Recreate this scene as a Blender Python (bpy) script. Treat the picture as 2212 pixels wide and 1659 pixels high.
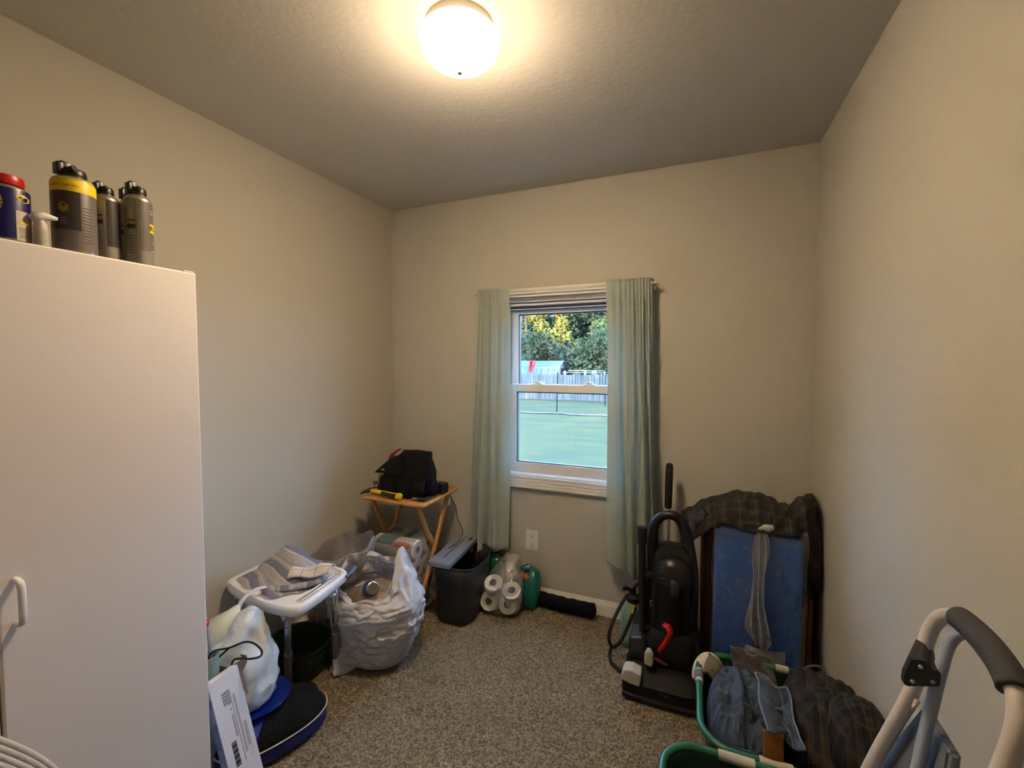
import bpy, bmesh, math, random
from mathutils import Vector, Matrix, noise
PI = math.pi
V = Vector
random.seed(7)
S = bpy.context.scene
for o in list(bpy.data.objects): bpy.data.objects.remove(o)
COL = S.collection

# ------------------------------------------------------------------ camera
YAW, PITCH, ROLL, CZ, FPX = math.radians(22.516), math.radians(2.64), math.radians(0.084), 1.422, 942.9
fw = V((-math.sin(YAW)*math.cos(PITCH), math.cos(YAW)*math.cos(PITCH), -math.sin(PITCH)))
rt = V((math.cos(YAW), math.sin(YAW), 0)); up = rt.cross(fw)
r2 = rt*math.cos(ROLL)+up*math.sin(ROLL); u2 = -rt*math.sin(ROLL)+up*math.cos(ROLL)
cd = bpy.data.cameras.new('camera'); cam = bpy.data.objects.new('camera', cd); COL.objects.link(cam)
cd.sensor_width = 36; cd.lens = FPX/2212*36; cd.clip_start = 0.02; cd.clip_end = 300
m = Matrix((r2, u2, -fw)).transposed().to_4x4(); m.translation = V((0, 0, CZ)); cam.matrix_world = m
S.camera = cam
# ------------------------------------------------------------------ world, sun, exposure
w = bpy.data.worlds.new('world'); S.world = w; w.use_nodes = True
bg = w.node_tree.nodes['Background']; bg.inputs[0].default_value = (0.40, 0.63, 1.0, 1); bg.inputs[1].default_value = 27.0
sd = bpy.data.lights.new('sun', 'SUN'); sd.energy = 42; sd.color = (1.0, 0.80, 0.42); sd.angle = 0.01
sun = bpy.data.objects.new('sun', sd); COL.objects.link(sun)
sun.rotation_euler = V((0.28, 1.0, -0.125)).to_track_quat('-Z', 'Y').to_euler()
S.view_settings.view_transform = 'Standard'; S.view_settings.look = 'None'
S.view_settings.gamma = 1; S.view_settings.use_curve_mapping = False
S.view_settings.exposure = 0.0
LAMP_LOW, LAMP_HIGH = 205.0, 12.0   # the bowl glows most at its base, where the bulbs sit

# ------------------------------------------------------------------ materials
def lin(c): return tuple((x/12.92 if x <= 0.04045 else ((x+0.055)/1.055)**2.4) for x in c)
def mat(name, rgb, rough=0.6, metal=0.0, bump=0.0, bscale=60, var=0.0, vscale=6, spec=0.5, alpha=1.0,
        trans=0.0, sheen=0.0, emit=None, estr=0, rgb2=None, srgb=True, stretch=None, translucent=0.0, trcol=None):
    M = bpy.data.materials.new(name); M.use_nodes = True; nt = M.node_tree; N = nt.nodes; L = nt.links
    b = N['Principled BSDF']
    c = lin(rgb) if srgb else rgb
    b.inputs['Base Color'].default_value = (*c, 1); b.inputs['Roughness'].default_value = rough
    b.inputs['Metallic'].default_value = metal; b.inputs['Specular IOR Level'].default_value = spec
    b.inputs['Alpha'].default_value = alpha; b.inputs['Transmission Weight'].default_value = trans
    b.inputs['Sheen Weight'].default_value = sheen
    tc = N.new('ShaderNodeTexCoord'); mp = N.new('ShaderNodeMapping'); L.new(tc.outputs['Object'], mp.inputs[0])
    if stretch: mp.inputs['Scale'].default_value = stretch
    if var > 0 or rgb2:
        n = N.new('ShaderNodeTexNoise'); n.inputs['Scale'].default_value = vscale; n.inputs['Detail'].default_value = 4
        L.new(mp.outputs[0], n.inputs['Vector'])
        r = N.new('ShaderNodeValToRGB'); L.new(n.outputs['Fac'], r.inputs[0])
        c2 = lin(rgb2) if rgb2 else tuple(x*(1-var) for x in c); c1 = c if rgb2 else tuple(min(1, x*(1+var)) for x in c)
        r.color_ramp.elements[0].position = 0.35; r.color_ramp.elements[1].position = 0.65
        r.color_ramp.elements[0].color = (*c2, 1); r.color_ramp.elements[1].color = (*c1, 1)
        L.new(r.outputs[0], b.inputs['Base Color'])
    if bump > 0:
        n = N.new('ShaderNodeTexNoise'); n.inputs['Scale'].default_value = bscale; n.inputs['Detail'].default_value = 3
        L.new(mp.outputs[0], n.inputs['Vector'])
        bp = N.new('ShaderNodeBump'); bp.inputs['Strength'].default_value = bump; bp.inputs['Distance'].default_value = 0.01
        L.new(n.outputs['Fac'], bp.inputs['Height']); L.new(bp.outputs[0], b.inputs['Normal'])
    if emit: b.inputs['Emission Color'].default_value = (*emit, 1); b.inputs['Emission Strength'].default_value = estr
    if translucent > 0:
        t = N.new('ShaderNodeBsdfTranslucent'); t.inputs[0].default_value = (*(trcol or c), 1)
        mx = N.new('ShaderNodeMixShader'); mx.inputs[0].default_value = translucent
        L.new(b.outputs[0], mx.inputs[1]); L.new(t.outputs[0], mx.inputs[2]); L.new(mx.outputs[0], N['Material Output'].inputs[0])
    return M
def clear_film(name, tint=(1, 1, 1), gloss=0.12, haze=0.08, rough=0.12, bump=0.0, bscale=30, hazecol=(0.8, 0.8, 0.8)):
    M = bpy.data.materials.new(name); M.use_nodes = True; nt = M.node_tree; N = nt.nodes; L = nt.links
    for n in list(N):
        if n.type == 'BSDF_PRINCIPLED': N.remove(n)
    out = [n for n in N if n.type == 'OUTPUT_MATERIAL'][0]
    t = N.new('ShaderNodeBsdfTransparent'); t.inputs[0].default_value = (*tint, 1)
    g = N.new('ShaderNodeBsdfGlossy'); g.inputs['Roughness'].default_value = rough
    d = N.new('ShaderNodeBsdfDiffuse'); d.inputs[0].default_value = (*hazecol, 1)
    m1 = N.new('ShaderNodeMixShader'); m1.inputs[0].default_value = haze
    L.new(t.outputs[0], m1.inputs[1]); L.new(d.outputs[0], m1.inputs[2])
    m2 = N.new('ShaderNodeMixShader'); fr = N.new('ShaderNodeLayerWeight'); fr.inputs[0].default_value = 0.3
    mm = N.new('ShaderNodeMath'); mm.operation = 'MULTIPLY_ADD'; mm.inputs[1].default_value = 0.35; mm.inputs[2].default_value = gloss
    L.new(fr.outputs['Fresnel'], mm.inputs[0]); L.new(mm.outputs[0], m2.inputs[0])
    L.new(m1.outputs[0], m2.inputs[1]); L.new(g.outputs[0], m2.inputs[2]); L.new(m2.outputs[0], out.inputs[0])
    if bump > 0:
        tc = N.new('ShaderNodeTexCoord'); n = N.new('ShaderNodeTexNoise'); n.inputs['Scale'].default_value = bscale
        L.new(tc.outputs['Object'], n.inputs['Vector']); bp = N.new('ShaderNodeBump'); bp.inputs['Strength'].default_value = bump
        bp.inputs['Distance'].default_value = 0.01
        L.new(n.outputs['Fac'], bp.inputs['Height']); L.new(bp.outputs[0], g.inputs['Normal'])
    return M
def uv_pattern(name, base, lines, rough=0.9, bump=0.25):
    """lines: list of (axis 0/1, frequency, phase, width 0-1, colour, strength): woven stripes laid out in the cloth's UVs"""
    M = bpy.data.materials.new(name); M.use_nodes = True; nt = M.node_tree; N = nt.nodes; L = nt.links
    b = N['Principled BSDF']; b.inputs['Roughness'].default_value = rough; b.inputs['Specular IOR Level'].default_value = 0.2
    uv = N.new('ShaderNodeUVMap'); sp = N.new('ShaderNodeSeparateXYZ'); L.new(uv.outputs[0], sp.inputs[0])
    col = None; prev = N.new('ShaderNodeRGB'); prev.outputs[0].default_value = (*lin(base), 1); col = prev.outputs[0]
    def mth(op, a, bb):
        n = N.new('ShaderNodeMath'); n.operation = op
        if isinstance(a, (int, float)): n.inputs[0].default_value = a
        else: L.new(a, n.inputs[0])
        if isinstance(bb, (int, float)): n.inputs[1].default_value = bb
        else: L.new(bb, n.inputs[1])
        return n.outputs[0]
    for ax, fq, ph, wd, c, st in lines:
        v = mth('MULTIPLY', sp.outputs[ax], fq); v = mth('ADD', v, ph); v = mth('FRACT', v, 0); v = mth('LESS_THAN', v, wd); v = mth('MULTIPLY', v, st)
        mx = N.new('ShaderNodeMix'); mx.data_type = 'RGBA'; L.new(v, mx.inputs[0]); L.new(col, mx.inputs[6]); mx.inputs[7].default_value = (*lin(c), 1)
        col = mx.outputs[2]
    L.new(col, b.inputs['Base Color'])
    tc = N.new('ShaderNodeTexCoord'); n = N.new('ShaderNodeTexNoise'); n.inputs['Scale'].default_value = 120; L.new(tc.outputs['Object'], n.inputs['Vector'])
    bp = N.new('ShaderNodeBump'); bp.inputs['Strength'].default_value = bump; bp.inputs['Distance'].default_value = 0.004
    L.new(n.outputs['Fac'], bp.inputs['Height']); L.new(bp.outputs[0], b.inputs['Normal'])
    return M

WALL = mat('wall_paint', (0.735, 0.715, 0.655), 0.72, bump=0.10, bscale=180, spec=0.3)
CEIL = mat('ceiling_paint', (0.87, 0.85, 0.81), 0.85, bump=0.12, bscale=45, spec=0.2)
TRIM = mat('trim_paint', (0.90, 0.88, 0.84), 0.4)
VINYL = mat('window_vinyl', (0.88, 0.87, 0.87), 0.35)
GASKET = mat('window_gasket', (0.12, 0.13, 0.16), 0.6)
WHITE_MEL = mat('white_laminate', (0.90, 0.875, 0.85), 0.45, bump=0.03, bscale=200)
WHITE_PL = mat('white_plastic', (0.88, 0.87, 0.86), 0.35)
OFFWHITE = mat('offwhite_plastic', (0.72, 0.70, 0.64), 0.35)
BLACK_PL = mat('black_plastic', (0.045, 0.045, 0.047), 0.38)
BLACK_GL = mat('black_gloss_plastic', (0.03, 0.03, 0.035), 0.3, spec=.35)
BLACK_RB = mat('black_rubber', (0.055, 0.05, 0.05), 0.7)
BLACK_CL = mat('black_nylon_cloth', (0.06, 0.06, 0.062), 0.9, bump=0.5, bscale=90, spec=0.2)
NAVY_CL = mat('navy_cloth', (0.07, 0.08, 0.12), 0.95, bump=0.6, bscale=150, spec=0.1)
RED_PL = mat('red_plastic', (0.72, 0.09, 0.06), 0.35)
ALU = mat('brushed_aluminium', (0.80, 0.81, 0.84), 0.28, 0.9, bump=0.05, bscale=200)
GREY_PL = mat('grey_plastic', (0.52, 0.53, 0.54), 0.45)
DGREY = mat('dark_grey_plastic', (0.16, 0.165, 0.17), 0.5)
GREEN_PL = mat('green_plastic', (0.10, 0.36, 0.24), 0.4)
GREEN_DK = mat('dark_green_plastic', (0.04, 0.17, 0.13), 0.5)
BRASS = mat('brass', (0.80, 0.65, 0.30), 0.3, 1.0)

# ------------------------------------------------------------------ helpers
def link(name, bm, mats, parent=None, smooth=False, angle=None):
    me = bpy.data.meshes.new(name)
    bmesh.ops.recalc_face_normals(bm, faces=bm.faces)
    bm.to_mesh(me); bm.free()
    for mm in (mats if isinstance(mats, (list, tuple)) else [mats]): me.materials.append(mm)
    if smooth:
        for p in me.polygons: p.use_smooth = True
        if angle:
            try: me.set_sharp_from_angle(angle=math.radians(angle))
            except Exception: pass
    o = bpy.data.objects.new(name, me); COL.objects.link(o)
    if parent:
        o.parent = parent
    return o
def tag(o, label, cat, group=None):
    o['label'] = label; o['category'] = cat
    if group: o['group'] = group
    return o
def thing(name, label, cat, loc=(0, 0, 0), group=None, rz=0):
    o = bpy.data.objects.new(name, None); COL.objects.link(o); o.location = loc; o.rotation_euler = (0, 0, rz)
    o.empty_display_size = 0.05
    return tag(o, label, cat, group)
def structure(o): o['kind'] = 'structure'; return o
def reparent_world(root):
    """children were modelled in world coordinates: move them under a root standing at the thing's base"""
    bpy.context.view_layer.update()
    inv = root.matrix_world.inverted()
    for c in root.children: c.matrix_parent_inverse = inv
def box(bm, x0, x1, y0, y1, z0, z1, bev=0.0, mi=0, mtx=None, seg=2):
    vs = [bm.verts.new((x, y, z)) for z in (z0, z1) for y in (y0, y1) for x in (x0, x1)]
    fs = [bm.faces.new([vs[i] for i in f]) for f in ((0, 2, 3, 1), (4, 5, 7, 6), (0, 1, 5, 4), (2, 6, 7, 3), (0, 4, 6, 2), (1, 3, 7, 5))]
    for f in fs: f.material_index = mi
    new = vs
    if bev > 0:
        es = list({e for f in fs for e in f.edges})
        r = bmesh.ops.bevel(bm, geom=es, offset=bev, segments=seg, affect='EDGES', profile=0.5)
        for f in r['faces']: f.material_index = mi
        new = list({v for f in r['faces'] for v in f.verts} | {v for v in vs if v.is_valid})
    if mtx: bmesh.ops.transform(bm, matrix=mtx, verts=new)
    return new
def frame_at(t, ref=V((0, 0, 1))):
    t = t.normalized()
    if abs(t.dot(ref)) > 0.95: ref = V((0, 1, 0))
    a = t.cross(ref).normalized(); return a, a.cross(t).normalized()
def tube(bm, pts, r, n=12, mi=0, cap=True, flat=None):
    """sweep; r may be a list; flat=(a,b) scales the section"""
    pts = [V(p) for p in pts]; rs = r if isinstance(r, (list, tuple)) else [r]*len(pts)
    rings = []; prev = None
    for i, p in enumerate(pts):
        t = (pts[min(i+1, len(pts)-1)]-pts[max(i-1, 0)])
        if prev is None: a, b = frame_at(t)
        else:
            a = prev - t.normalized()*prev.dot(t.normalized())
            a = a.normalized() if a.length > 1e-6 else frame_at(t)[0]
            b = a.cross(t.normalized())
        prev = a
        fa, fb = flat or (1, 1)
        rings.append([bm.verts.new(p+(a*math.cos(2*PI*k/n)*fa+b*math.sin(2*PI*k/n)*fb)*rs[i]) for k in range(n)])
    for i in range(len(rings)-1):
        for k in range(n):
            f = bm.faces.new((rings[i][k], rings[i][(k+1) % n], rings[i+1][(k+1) % n], rings[i+1][k])); f.material_index = mi
    if cap:
        for rg in (rings[0], rings[-1]):
            f = bm.faces.new(rg); f.material_index = mi
    return rings
def smooth_path(pts, n=8, closed=False):
    pts = [V(p) for p in pts]; out = []; L = len(pts)
    for i in range(L if closed else L-1):
        if closed: p0, p1, p2, p3 = pts[(i-1) % L], pts[i], pts[(i+1) % L], pts[(i+2) % L]
        else: p0, p1, p2, p3 = pts[max(i-1, 0)], pts[i], pts[i+1], pts[min(i+2, L-1)]
        for k in range(n):
            t = k/n; out.append(0.5*((2*p1)+(p2-p0)*t+(2*p0-5*p1+4*p2-p3)*t*t+(-p0+3*p1-3*p2+p3)*t**3))
    if not closed: out.append(pts[-1])
    return out
def lathe(bm, prof, c=(0, 0, 0), n=28, mi=0, sx=1, sy=1, mtx=None, cap=True):
    """prof: (radius, z) from bottom to top"""
    c = V(c); rings = []
    for r, z in prof:
        rings.append([bm.verts.new((c.x+max(r, 1e-4)*sx*math.cos(2*PI*k/n), c.y+max(r, 1e-4)*sy*math.sin(2*PI*k/n), c.z+z)) for k in range(n)])
    fs = []
    for i in range(len(rings)-1):
        for k in range(n):
            f = bm.faces.new((rings[i][k], rings[i][(k+1) % n], rings[i+1][(k+1) % n], rings[i+1][k])); f.material_index = mi; fs.append(f)
    if cap:
        for rg in (rings[0], rings[-1]):
            f = bm.faces.new(rg); f.material_index = mi
    if mtx: bmesh.ops.transform(bm, matrix=mtx, verts=[v for rg in rings for v in rg])
    return rings
def se(t, e):  # superellipse helper
    c, s = math.cos(t), math.sin(t)
    return math.copysign(abs(c)**e, c), math.copysign(abs(s)**e, s)
def loft(bm, secs, n=40, mi=0, cap0=True, cap1=True, disp=None, uv=False):
    """secs: (cx,cy,cz,rx,ry,exponent[,tiltx,tilty]); disp(p,theta,i)->vector offset"""
    rings = []
    for i, s in enumerate(secs):
        cx, cy, cz, rx, ry, e = s[:6]; tx, ty = (s[6], s[7]) if len(s) > 6 else (0, 0)
        rg = []
        for k in range(n):
            t = 2*PI*k/n; a, b = se(t, e); p = V((cx+rx*a, cy+ry*b, cz+tx*rx*a+ty*ry*b))
            if disp: p = p+disp(p, t, i)
            rg.append(bm.verts.new(p))
        rings.append(rg)
    for i in range(len(rings)-1):
        for k in range(n):
            f = bm.faces.new((rings[i][k], rings[i][(k+1) % n], rings[i+1][(k+1) % n], rings[i+1][k])); f.material_index = mi
    if cap0: bm.faces.new(rings[0]).material_index = mi
    if cap1: bm.faces.new(rings[-1]).material_index = mi
    return rings
def fb(p, sc, oc=3, seed=0):
    return noise.fractal(V((p[0]*sc+seed*7.3, p[1]*sc-seed*3.1, p[2]*sc+seed*1.7)), 1.0, 2.0, oc)
def ridge(p, sc, seed=0):
    v = noise.noise(V((p[0]*sc+seed*5.3, p[1]*sc+seed*2.1, p[2]*sc-seed*4.7))); return 1-2*abs(v)
def crumple(p, sc, seed=0):
    return 0.6*ridge(p, sc, seed)+0.3*ridge(p, sc*2.1, seed+3)+0.15*ridge(p, sc*4.3, seed+5)
def grid(bm, nu, nv, fn, mi=0, uvscale=(1, 1), closed=False):
    uvl = bm.loops.layers.uv.verify()
    vs = [[bm.verts.new(fn(i/nu, j/nv)) for i in range(nu+1)] for j in range(nv+1)]
    for j in range(nv):
        for i in range(nu):
            f = bm.faces.new((vs[j][i], vs[j][i+1], vs[j+1][i+1], vs[j+1][i])); f.material_index = mi
            for l, (a, b) in zip(f.loops, ((i, j), (i+1, j), (i+1, j+1), (i, j+1))): l[uvl].uv = (a/nu*uvscale[0], b/nv*uvscale[1])
    return vs
def solid(o, th, offset=0):
    md = o.modifiers.new('thickness', 'SOLIDIFY'); md.thickness = th; md.offset = offset; return o
def subd(o, lv=1):
    md = o.modifiers.new('smooth', 'SUBSURF'); md.levels = lv; md.render_levels = lv; return o
def prism(bm, poly, y0, y1, bev=0.0, mi=0, jitter=0, seg=2):
    """poly in (x,z) extruded along y"""
    a = [bm.verts.new((x, y0, z)) for x, z in poly]; b = [bm.verts.new((x, y1, z)) for x, z in poly]; n = len(poly)
    fs = [bm.faces.new(a), bm.faces.new(b[::-1])]+[bm.faces.new((a[i], b[i], b[(i+1) % n], a[(i+1) % n])) for i in range(n)]
    for f in fs: f.material_index = mi
    if bev > 0:
        es = list({e for f in fs for e in f.edges}); r = bmesh.ops.bevel(bm, geom=es, offset=bev, segments=seg, affect='EDGES', profile=0.5)
        for f in r['faces']: f.material_index = mi
def text_bm(s, size, fn):
    """flat lettering mapped by fn(u,v)->point"""
    cu = bpy.data.curves.new('t', 'FONT'); cu.body = s; cu.size = size; cu.align_x = 'CENTER'; cu.align_y = 'CENTER'; cu.resolution_u = 3
    o = bpy.data.objects.new('t', cu); COL.objects.link(o)
    bpy.context.view_layer.update()
    me = bpy.data.meshes.new_from_object(o.evaluated_get(bpy.context.evaluated_depsgraph_get()))
    bpy.data.objects.remove(o); bpy.data.curves.remove(cu)
    bm = bmesh.new(); bm.from_mesh(me); bpy.data.meshes.remove(me)
    bmesh.ops.subdivide_edges(bm, edges=[e for e in bm.edges if e.calc_length() > size*0.3], cuts=2)
    for v in bm.verts: v.co = fn(v.co.x, v.co.y)
    return bm

# ------------------------------------------------------------------ the room
XL, XR, YB, YF, H = -1.89, 0.519, 2.436, -1.0, 2.44
WX0, WX1, WZ0, WZ1 = -1.06, -0.33, 0.745, 1.800   # window opening
def simple_box(name, dims, m, bev=0, parent=None):
    bm = bmesh.new(); box(bm, *dims, bev=bev); return link(name, bm, m, parent)
# carpet: a dense relief of twisted tufts
def carpet():
    M = bpy.data.materials.new('twist_pile_carpet'); M.use_nodes = True; N = M.node_tree.nodes; L = M.node_tree.links
    b = N['Principled BSDF']; b.inputs['Roughness'].default_value = 1; b.inputs['Specular IOR Level'].default_value = 0.05
    b.inputs['Sheen Weight'].default_value = 0.15
    tc = N.new('ShaderNodeTexCoord')
    n1 = N.new('ShaderNodeTexNoise'); n1.inputs['Scale'].default_value = 130; n1.inputs['Detail'].default_value = 3
    n2 = N.new('ShaderNodeTexNoise'); n2.inputs['Scale'].default_value = 5; n2.inputs['Detail'].default_value = 3
    for n in (n1, n2): L.new(tc.outputs['Object'], n.inputs['Vector'])
    r = N.new('ShaderNodeValToRGB'); L.new(n1.outputs['Fac'], r.inputs[0]); e = r.color_ramp.elements
    e[0].position = 0.36; e[0].color = (*lin((0.37, 0.32, 0.235)), 1); e[1].position = 0.64; e[1].color = (*lin((0.58, 0.535, 0.45)), 1)
    x = r.color_ramp.elements.new(0.5); x.color = (*lin((0.475, 0.425, 0.34)), 1)
    mx = N.new('ShaderNodeMix'); mx.data_type = 'RGBA'; mx.blend_type = 'MULTIPLY'; mx.inputs[0].default_value = 0.55
    r2_ = N.new('ShaderNodeValToRGB'); L.new(n2.outputs['Fac'], r2_.inputs[0]); r2_.color_ramp.elements[0].position = 0.3; r2_.color_ramp.elements[1].position = 0.62
    r2_.color_ramp.elements[0].color = (0.78, 0.75, 0.72, 1); r2_.color_ramp.elements[1].color = (1, 1, 1, 1)
    L.new(r.outputs[0], mx.inputs[6]); L.new(r2_.outputs[0], mx.inputs[7]); L.new(mx.outputs[2], b.inputs['Base Color'])
    bp = N.new('ShaderNodeBump'); bp.inputs['Strength'].default_value = 0.9; bp.inputs['Distance'].default_value = 0.006
    L.new(n1.outputs['Fac'], bp.inputs['Height']); L.new(bp.outputs[0], b.inputs['Normal'])
    import numpy as np
    rng = np.random.default_rng(3); st = 0.0062
    nx = int((XR-XL)/st); ny = int((YB-0.3)/st)
    X, Y = np.meshgrid(np.linspace(XL, XR, nx), np.linspace(0.3, YB, ny))
    jx = rng.normal(0, st*0.28, X.shape); jy = rng.normal(0, st*0.28, X.shape); jx[:, [0, -1]] = 0; jy[[0, -1], :] = 0
    Z = -0.002-np.abs(rng.normal(0, 0.0028, X.shape)); co = np.stack([X+jx, Y+jy, Z], -1).reshape(-1, 3)
    i = np.arange(nx*ny).reshape(ny, nx); q = np.stack([i[:-1, :-1], i[:-1, 1:], i[1:, 1:], i[1:, :-1]], -1).reshape(-1, 4)
    me = bpy.data.meshes.new('floor'); me.from_pydata(co.tolist(), [], q.tolist()); me.materials.append(M)
    me.polygons.foreach_set('use_smooth', [True]*len(me.polygons))
    o = bpy.data.objects.new('floor', me); COL.objects.link(o); structure(o)
    bm = bmesh.new(); box(bm, XL-0.12, XR+0.12, YF-0.12, 0.3, -0.06, -0.002); box(bm, XL-.12, XR+.12, 0.3, YB+0.12, -0.06, -0.022)
    u = link('subfloor', bm, M, o)
carpet()
structure(simple_box('ceiling', (XL-.12, XR+.12, YF-.12, YB+.12, H, H+.1), CEIL))
structure(simple_box('wall_left', (XL-.12, XL, YF-.12, YB+.12, -0.06, H), WALL))
structure(simple_box('wall_right', (XR, XR+.12, YF-.12, YB+.12, -0.06, H), WALL))
structure(simple_box('wall_front', (XL, XR, YF-.12, YF, -0.06, H), WALL))
bm = bmesh.new()
box(bm, XL, WX0, YB, YB+.12, -0.06, H); box(bm, WX1, XR, YB, YB+.12, -0.06, H)
box(bm, WX0, WX1, YB, YB+.12, -0.06, WZ0); box(bm, WX0, WX1, YB, YB+.12, WZ1, H)
structure(link('wall_back', bm, WALL))
def profile_strip(name, prof, a, b, out, m, parent=None):
    """moulding: prof=(distance out of wall, height) swept from a to b"""
    bm = bmesh.new(); a, b, out = V(a), V(b), V(out)
    ra = [bm.verts.new(a+out*d+V((0, 0, h))) for d, h in prof]; rb = [bm.verts.new(b+out*d+V((0, 0, h))) for d, h in prof]
    n = len(prof)
    for i in range(n): bm.faces.new((ra[i], rb[i], rb[(i+1) % n], ra[(i+1) % n]))
    bm.faces.new(ra); bm.faces.new(rb)
    return link(name, bm, m, parent)
bp_ = [(0, -0.01), (0.014, -0.01), (0.014, 0.055), (0.011, 0.066), (0.008, 0.072), (0.006, 0.082), (0, 0.082)]
structure(profile_strip('baseboard_back', bp_, (XL, YB, 0), (XR, YB, 0), (0, -1, 0), TRIM))
structure(profile_strip('baseboard_left', bp_, (XL, YF, 0), (XL, YB-0.014, 0), (1, 0, 0), TRIM))
structure(profile_strip('baseboard_right', bp_, (XR, YF, 0), (XR, YB-0.014, 0), (-1, 0, 0), TRIM))

# ------------------------------------------------------------------ the window
win = bpy.data.objects.new('window_1', None); COL.objects.link(win); win.location = (-0.695, YB, 1.27); structure(win)
CX0, CX1, CZ0, CZ1 = -1.14, -0.252, 0.679, 1.866
def casing(a, b, horiz, sgn):
    # stepped colonial profile, thick outside edge
    steps = [(0.0, 0.022), (0.004, 0.027), (0.017, 0.018), (0.021, 0.023), (0.034, 0.012), (0.039, 0.018), (0.052, 0.008), (0.057, 0.013)]
    bm = bmesh.new()
    for (d0, t), (d1, _) in zip(steps, steps[1:]+[(0.069, 0)]):
        if horiz: z = a[1]; box(bm, a[0]+d0, b[0]-d0, YB-t, YB+0.002, min(z+sgn*d0, z+sgn*d1), max(z+sgn*d0, z+sgn*d1), bev=0.0012, seg=1)
        else: x = a[0]; box(bm, min(x+sgn*d0, x+sgn*d1), max(x+sgn*d0, x+sgn*d1), YB-t, YB+0.002, a[1]+d0, b[1]-d0, bev=0.0012, seg=1)
    return link('casing', bm, TRIM, win)
casing((CX0, CZ1), (CX1, CZ1), True, -1); casing((CX0, CZ0), (CX1, CZ0), True, 1)
CX0 += .0; casing((CX0, CZ0), (CX0, CZ1), False, 1); casing((CX1, CZ0), (CX1, CZ1), False, -1)
FX0, FX1 = WX0+0.004, WX1-0.004
bm = bmesh.new()  # jamb liner and head
box(bm, WX0, WX0+.018, YB-.004, YB+.115, WZ0, WZ1, .001); box(bm, WX1-.018, WX1, YB-.004, YB+.115, WZ0, WZ1, .001)
box(bm, WX0+.018, WX1-.018, YB-.004, YB+.115, WZ1-.014, WZ1, .001); box(bm, WX0+.018, WX1-.018, YB-.004, YB+.115, WZ0, WZ0+.012, .001)
link('jamb', bm, VINYL, win)
def sash(name, x0, x1, y0, y1, z0, z1, sw, bw, tw):
    bm = bmesh.new()
    box(bm, x0, x0+sw, y0, y1, z0, z1, .003); box(bm, x1-sw, x1, y0, y1, z0, z1, .003)
    box(bm, x0+sw, x1-sw, y0, y1, z0, z0+bw, .003); box(bm, x0+sw, x1-sw, y0, y1, z1-tw, z1, .003)
    o = link(name, bm, VINYL, win)
    bm = bmesh.new(); g = 0.005; ym = (y0+y1)/2
    a0, a1, b0, b1 = x0+sw, x1-sw, z0+bw, z1-tw
    box(bm, a0, a0+g, y0+.004, y1-.004, b0, b1); box(bm, a1-g, a1, y0+.004, y1-.004, b0, b1)
    box(bm, a0, a1, y0+.004, y1-.004, b0, b0+g); box(bm, a0, a1, y0+.004, y1-.004, b1-g, b1)
    link('gasket', bm, GASKET, o)
    bm = bmesh.new(); box(bm, a0+.002, a1-.002, ym-.002, ym+.002, b0+.002, b1-.002); link('pane', bm, GLASS, o)
    return o
GLASS = clear_film('window_glass', (0.94, 0.98, 1.0), 0.03, 0.0, 0.02)
SX0, SX1 = WX0+.020, WX1-.020
sash('upper_sash', SX0, SX1, YB+.062, YB+.096, 1.252, 1.764, 0.048, 0.045, 0.040)
sash('lower_sash', SX0, SX1, YB+.022, YB+.056, 0.762, 1.300, 0.052, 0.064, 0.046)
bm = bmesh.new()
box(bm, WX0+.018, WX1-.018, YB+.010, YB+.060, 1.768, 1.782, .001); box(bm, WX0+.018, WX1-.018, YB+.030, YB+.062, 1.748, 1.753, .001); link('head_track', bm, VINYL, win)
bm = bmesh.new(); box(bm, WX0+.018, WX1-.018, YB+.034, YB+.10, 1.782, 1.788); box(bm, WX0+.018, WX1-.018, YB+.044, YB+.062, 1.752, 1.769); box(bm, WX0+.018, WX1-.018, YB+.048, YB+.062, 1.742, 1.749)
link('head_recess', bm, mat('shade_grey_vinyl', (.42, .45, .54), .5), win)  # shade and sky tint under the window head painted as blue-grey vinyl
for lx in (-0.855, -0.545):
    bm = bmesh.new(); box(bm, lx-.032, lx+.032, YB+.022, YB+.05, 1.299, 1.305, .002); box(bm, lx-.018, lx+.018, YB+.028, YB+.046, 1.304, 1.317, .004)
    box(bm, lx-.03, lx+.005, YB+.024, YB+.034, 1.312, 1.318, .002); link('sash_lock', bm, VINYL, win)
reparent_world(win)

# ------------------------------------------------------------------ ceiling lamp
LX, LY = -0.670, 1.20
lamp = thing('ceiling_light', 'flush ceiling light with a glowing white glass bowl and centre finial', 'ceiling light', (LX, LY, H))
GLOW = mat('glowing_glass', (1, 0.97, 0.9), 0.4, emit=(1.0, 0.745, 0.49), estr=LAMP_LOW)
gn = GLOW.node_tree.nodes; gl = GLOW.node_tree.links
ge = gn.new('ShaderNodeNewGeometry'); gs = gn.new('ShaderNodeSeparateXYZ'); gl.new(ge.outputs['Normal'], gs.inputs[0])
gr = gn.new('ShaderNodeMapRange'); gl.new(gs.outputs['Z'], gr.inputs['Value']); gr.interpolation_type = 'SMOOTHSTEP'
for k, val in zip((1, 2, 3, 4), (-1.0, -0.05, LAMP_LOW, LAMP_HIGH)): gr.inputs[k].default_value = val
gl.new(gr.outputs[0], gn['Principled BSDF'].inputs['Emission Strength'])
bm = bmesh.new(); R0 = 0.121; prof = []
for k in range(17):
    a = k/16*PI/2; prof.append((R0*math.sin(a) if k else 0.002, -0.043-0.080*math.cos(a)))
prof += [(R0*1.0, -0.040), (R0*0.96, -0.034)]
lathe(bm, prof, (LX, LY, H), 48); link('glass_bowl', bm, GLOW, lamp, True)
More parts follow.
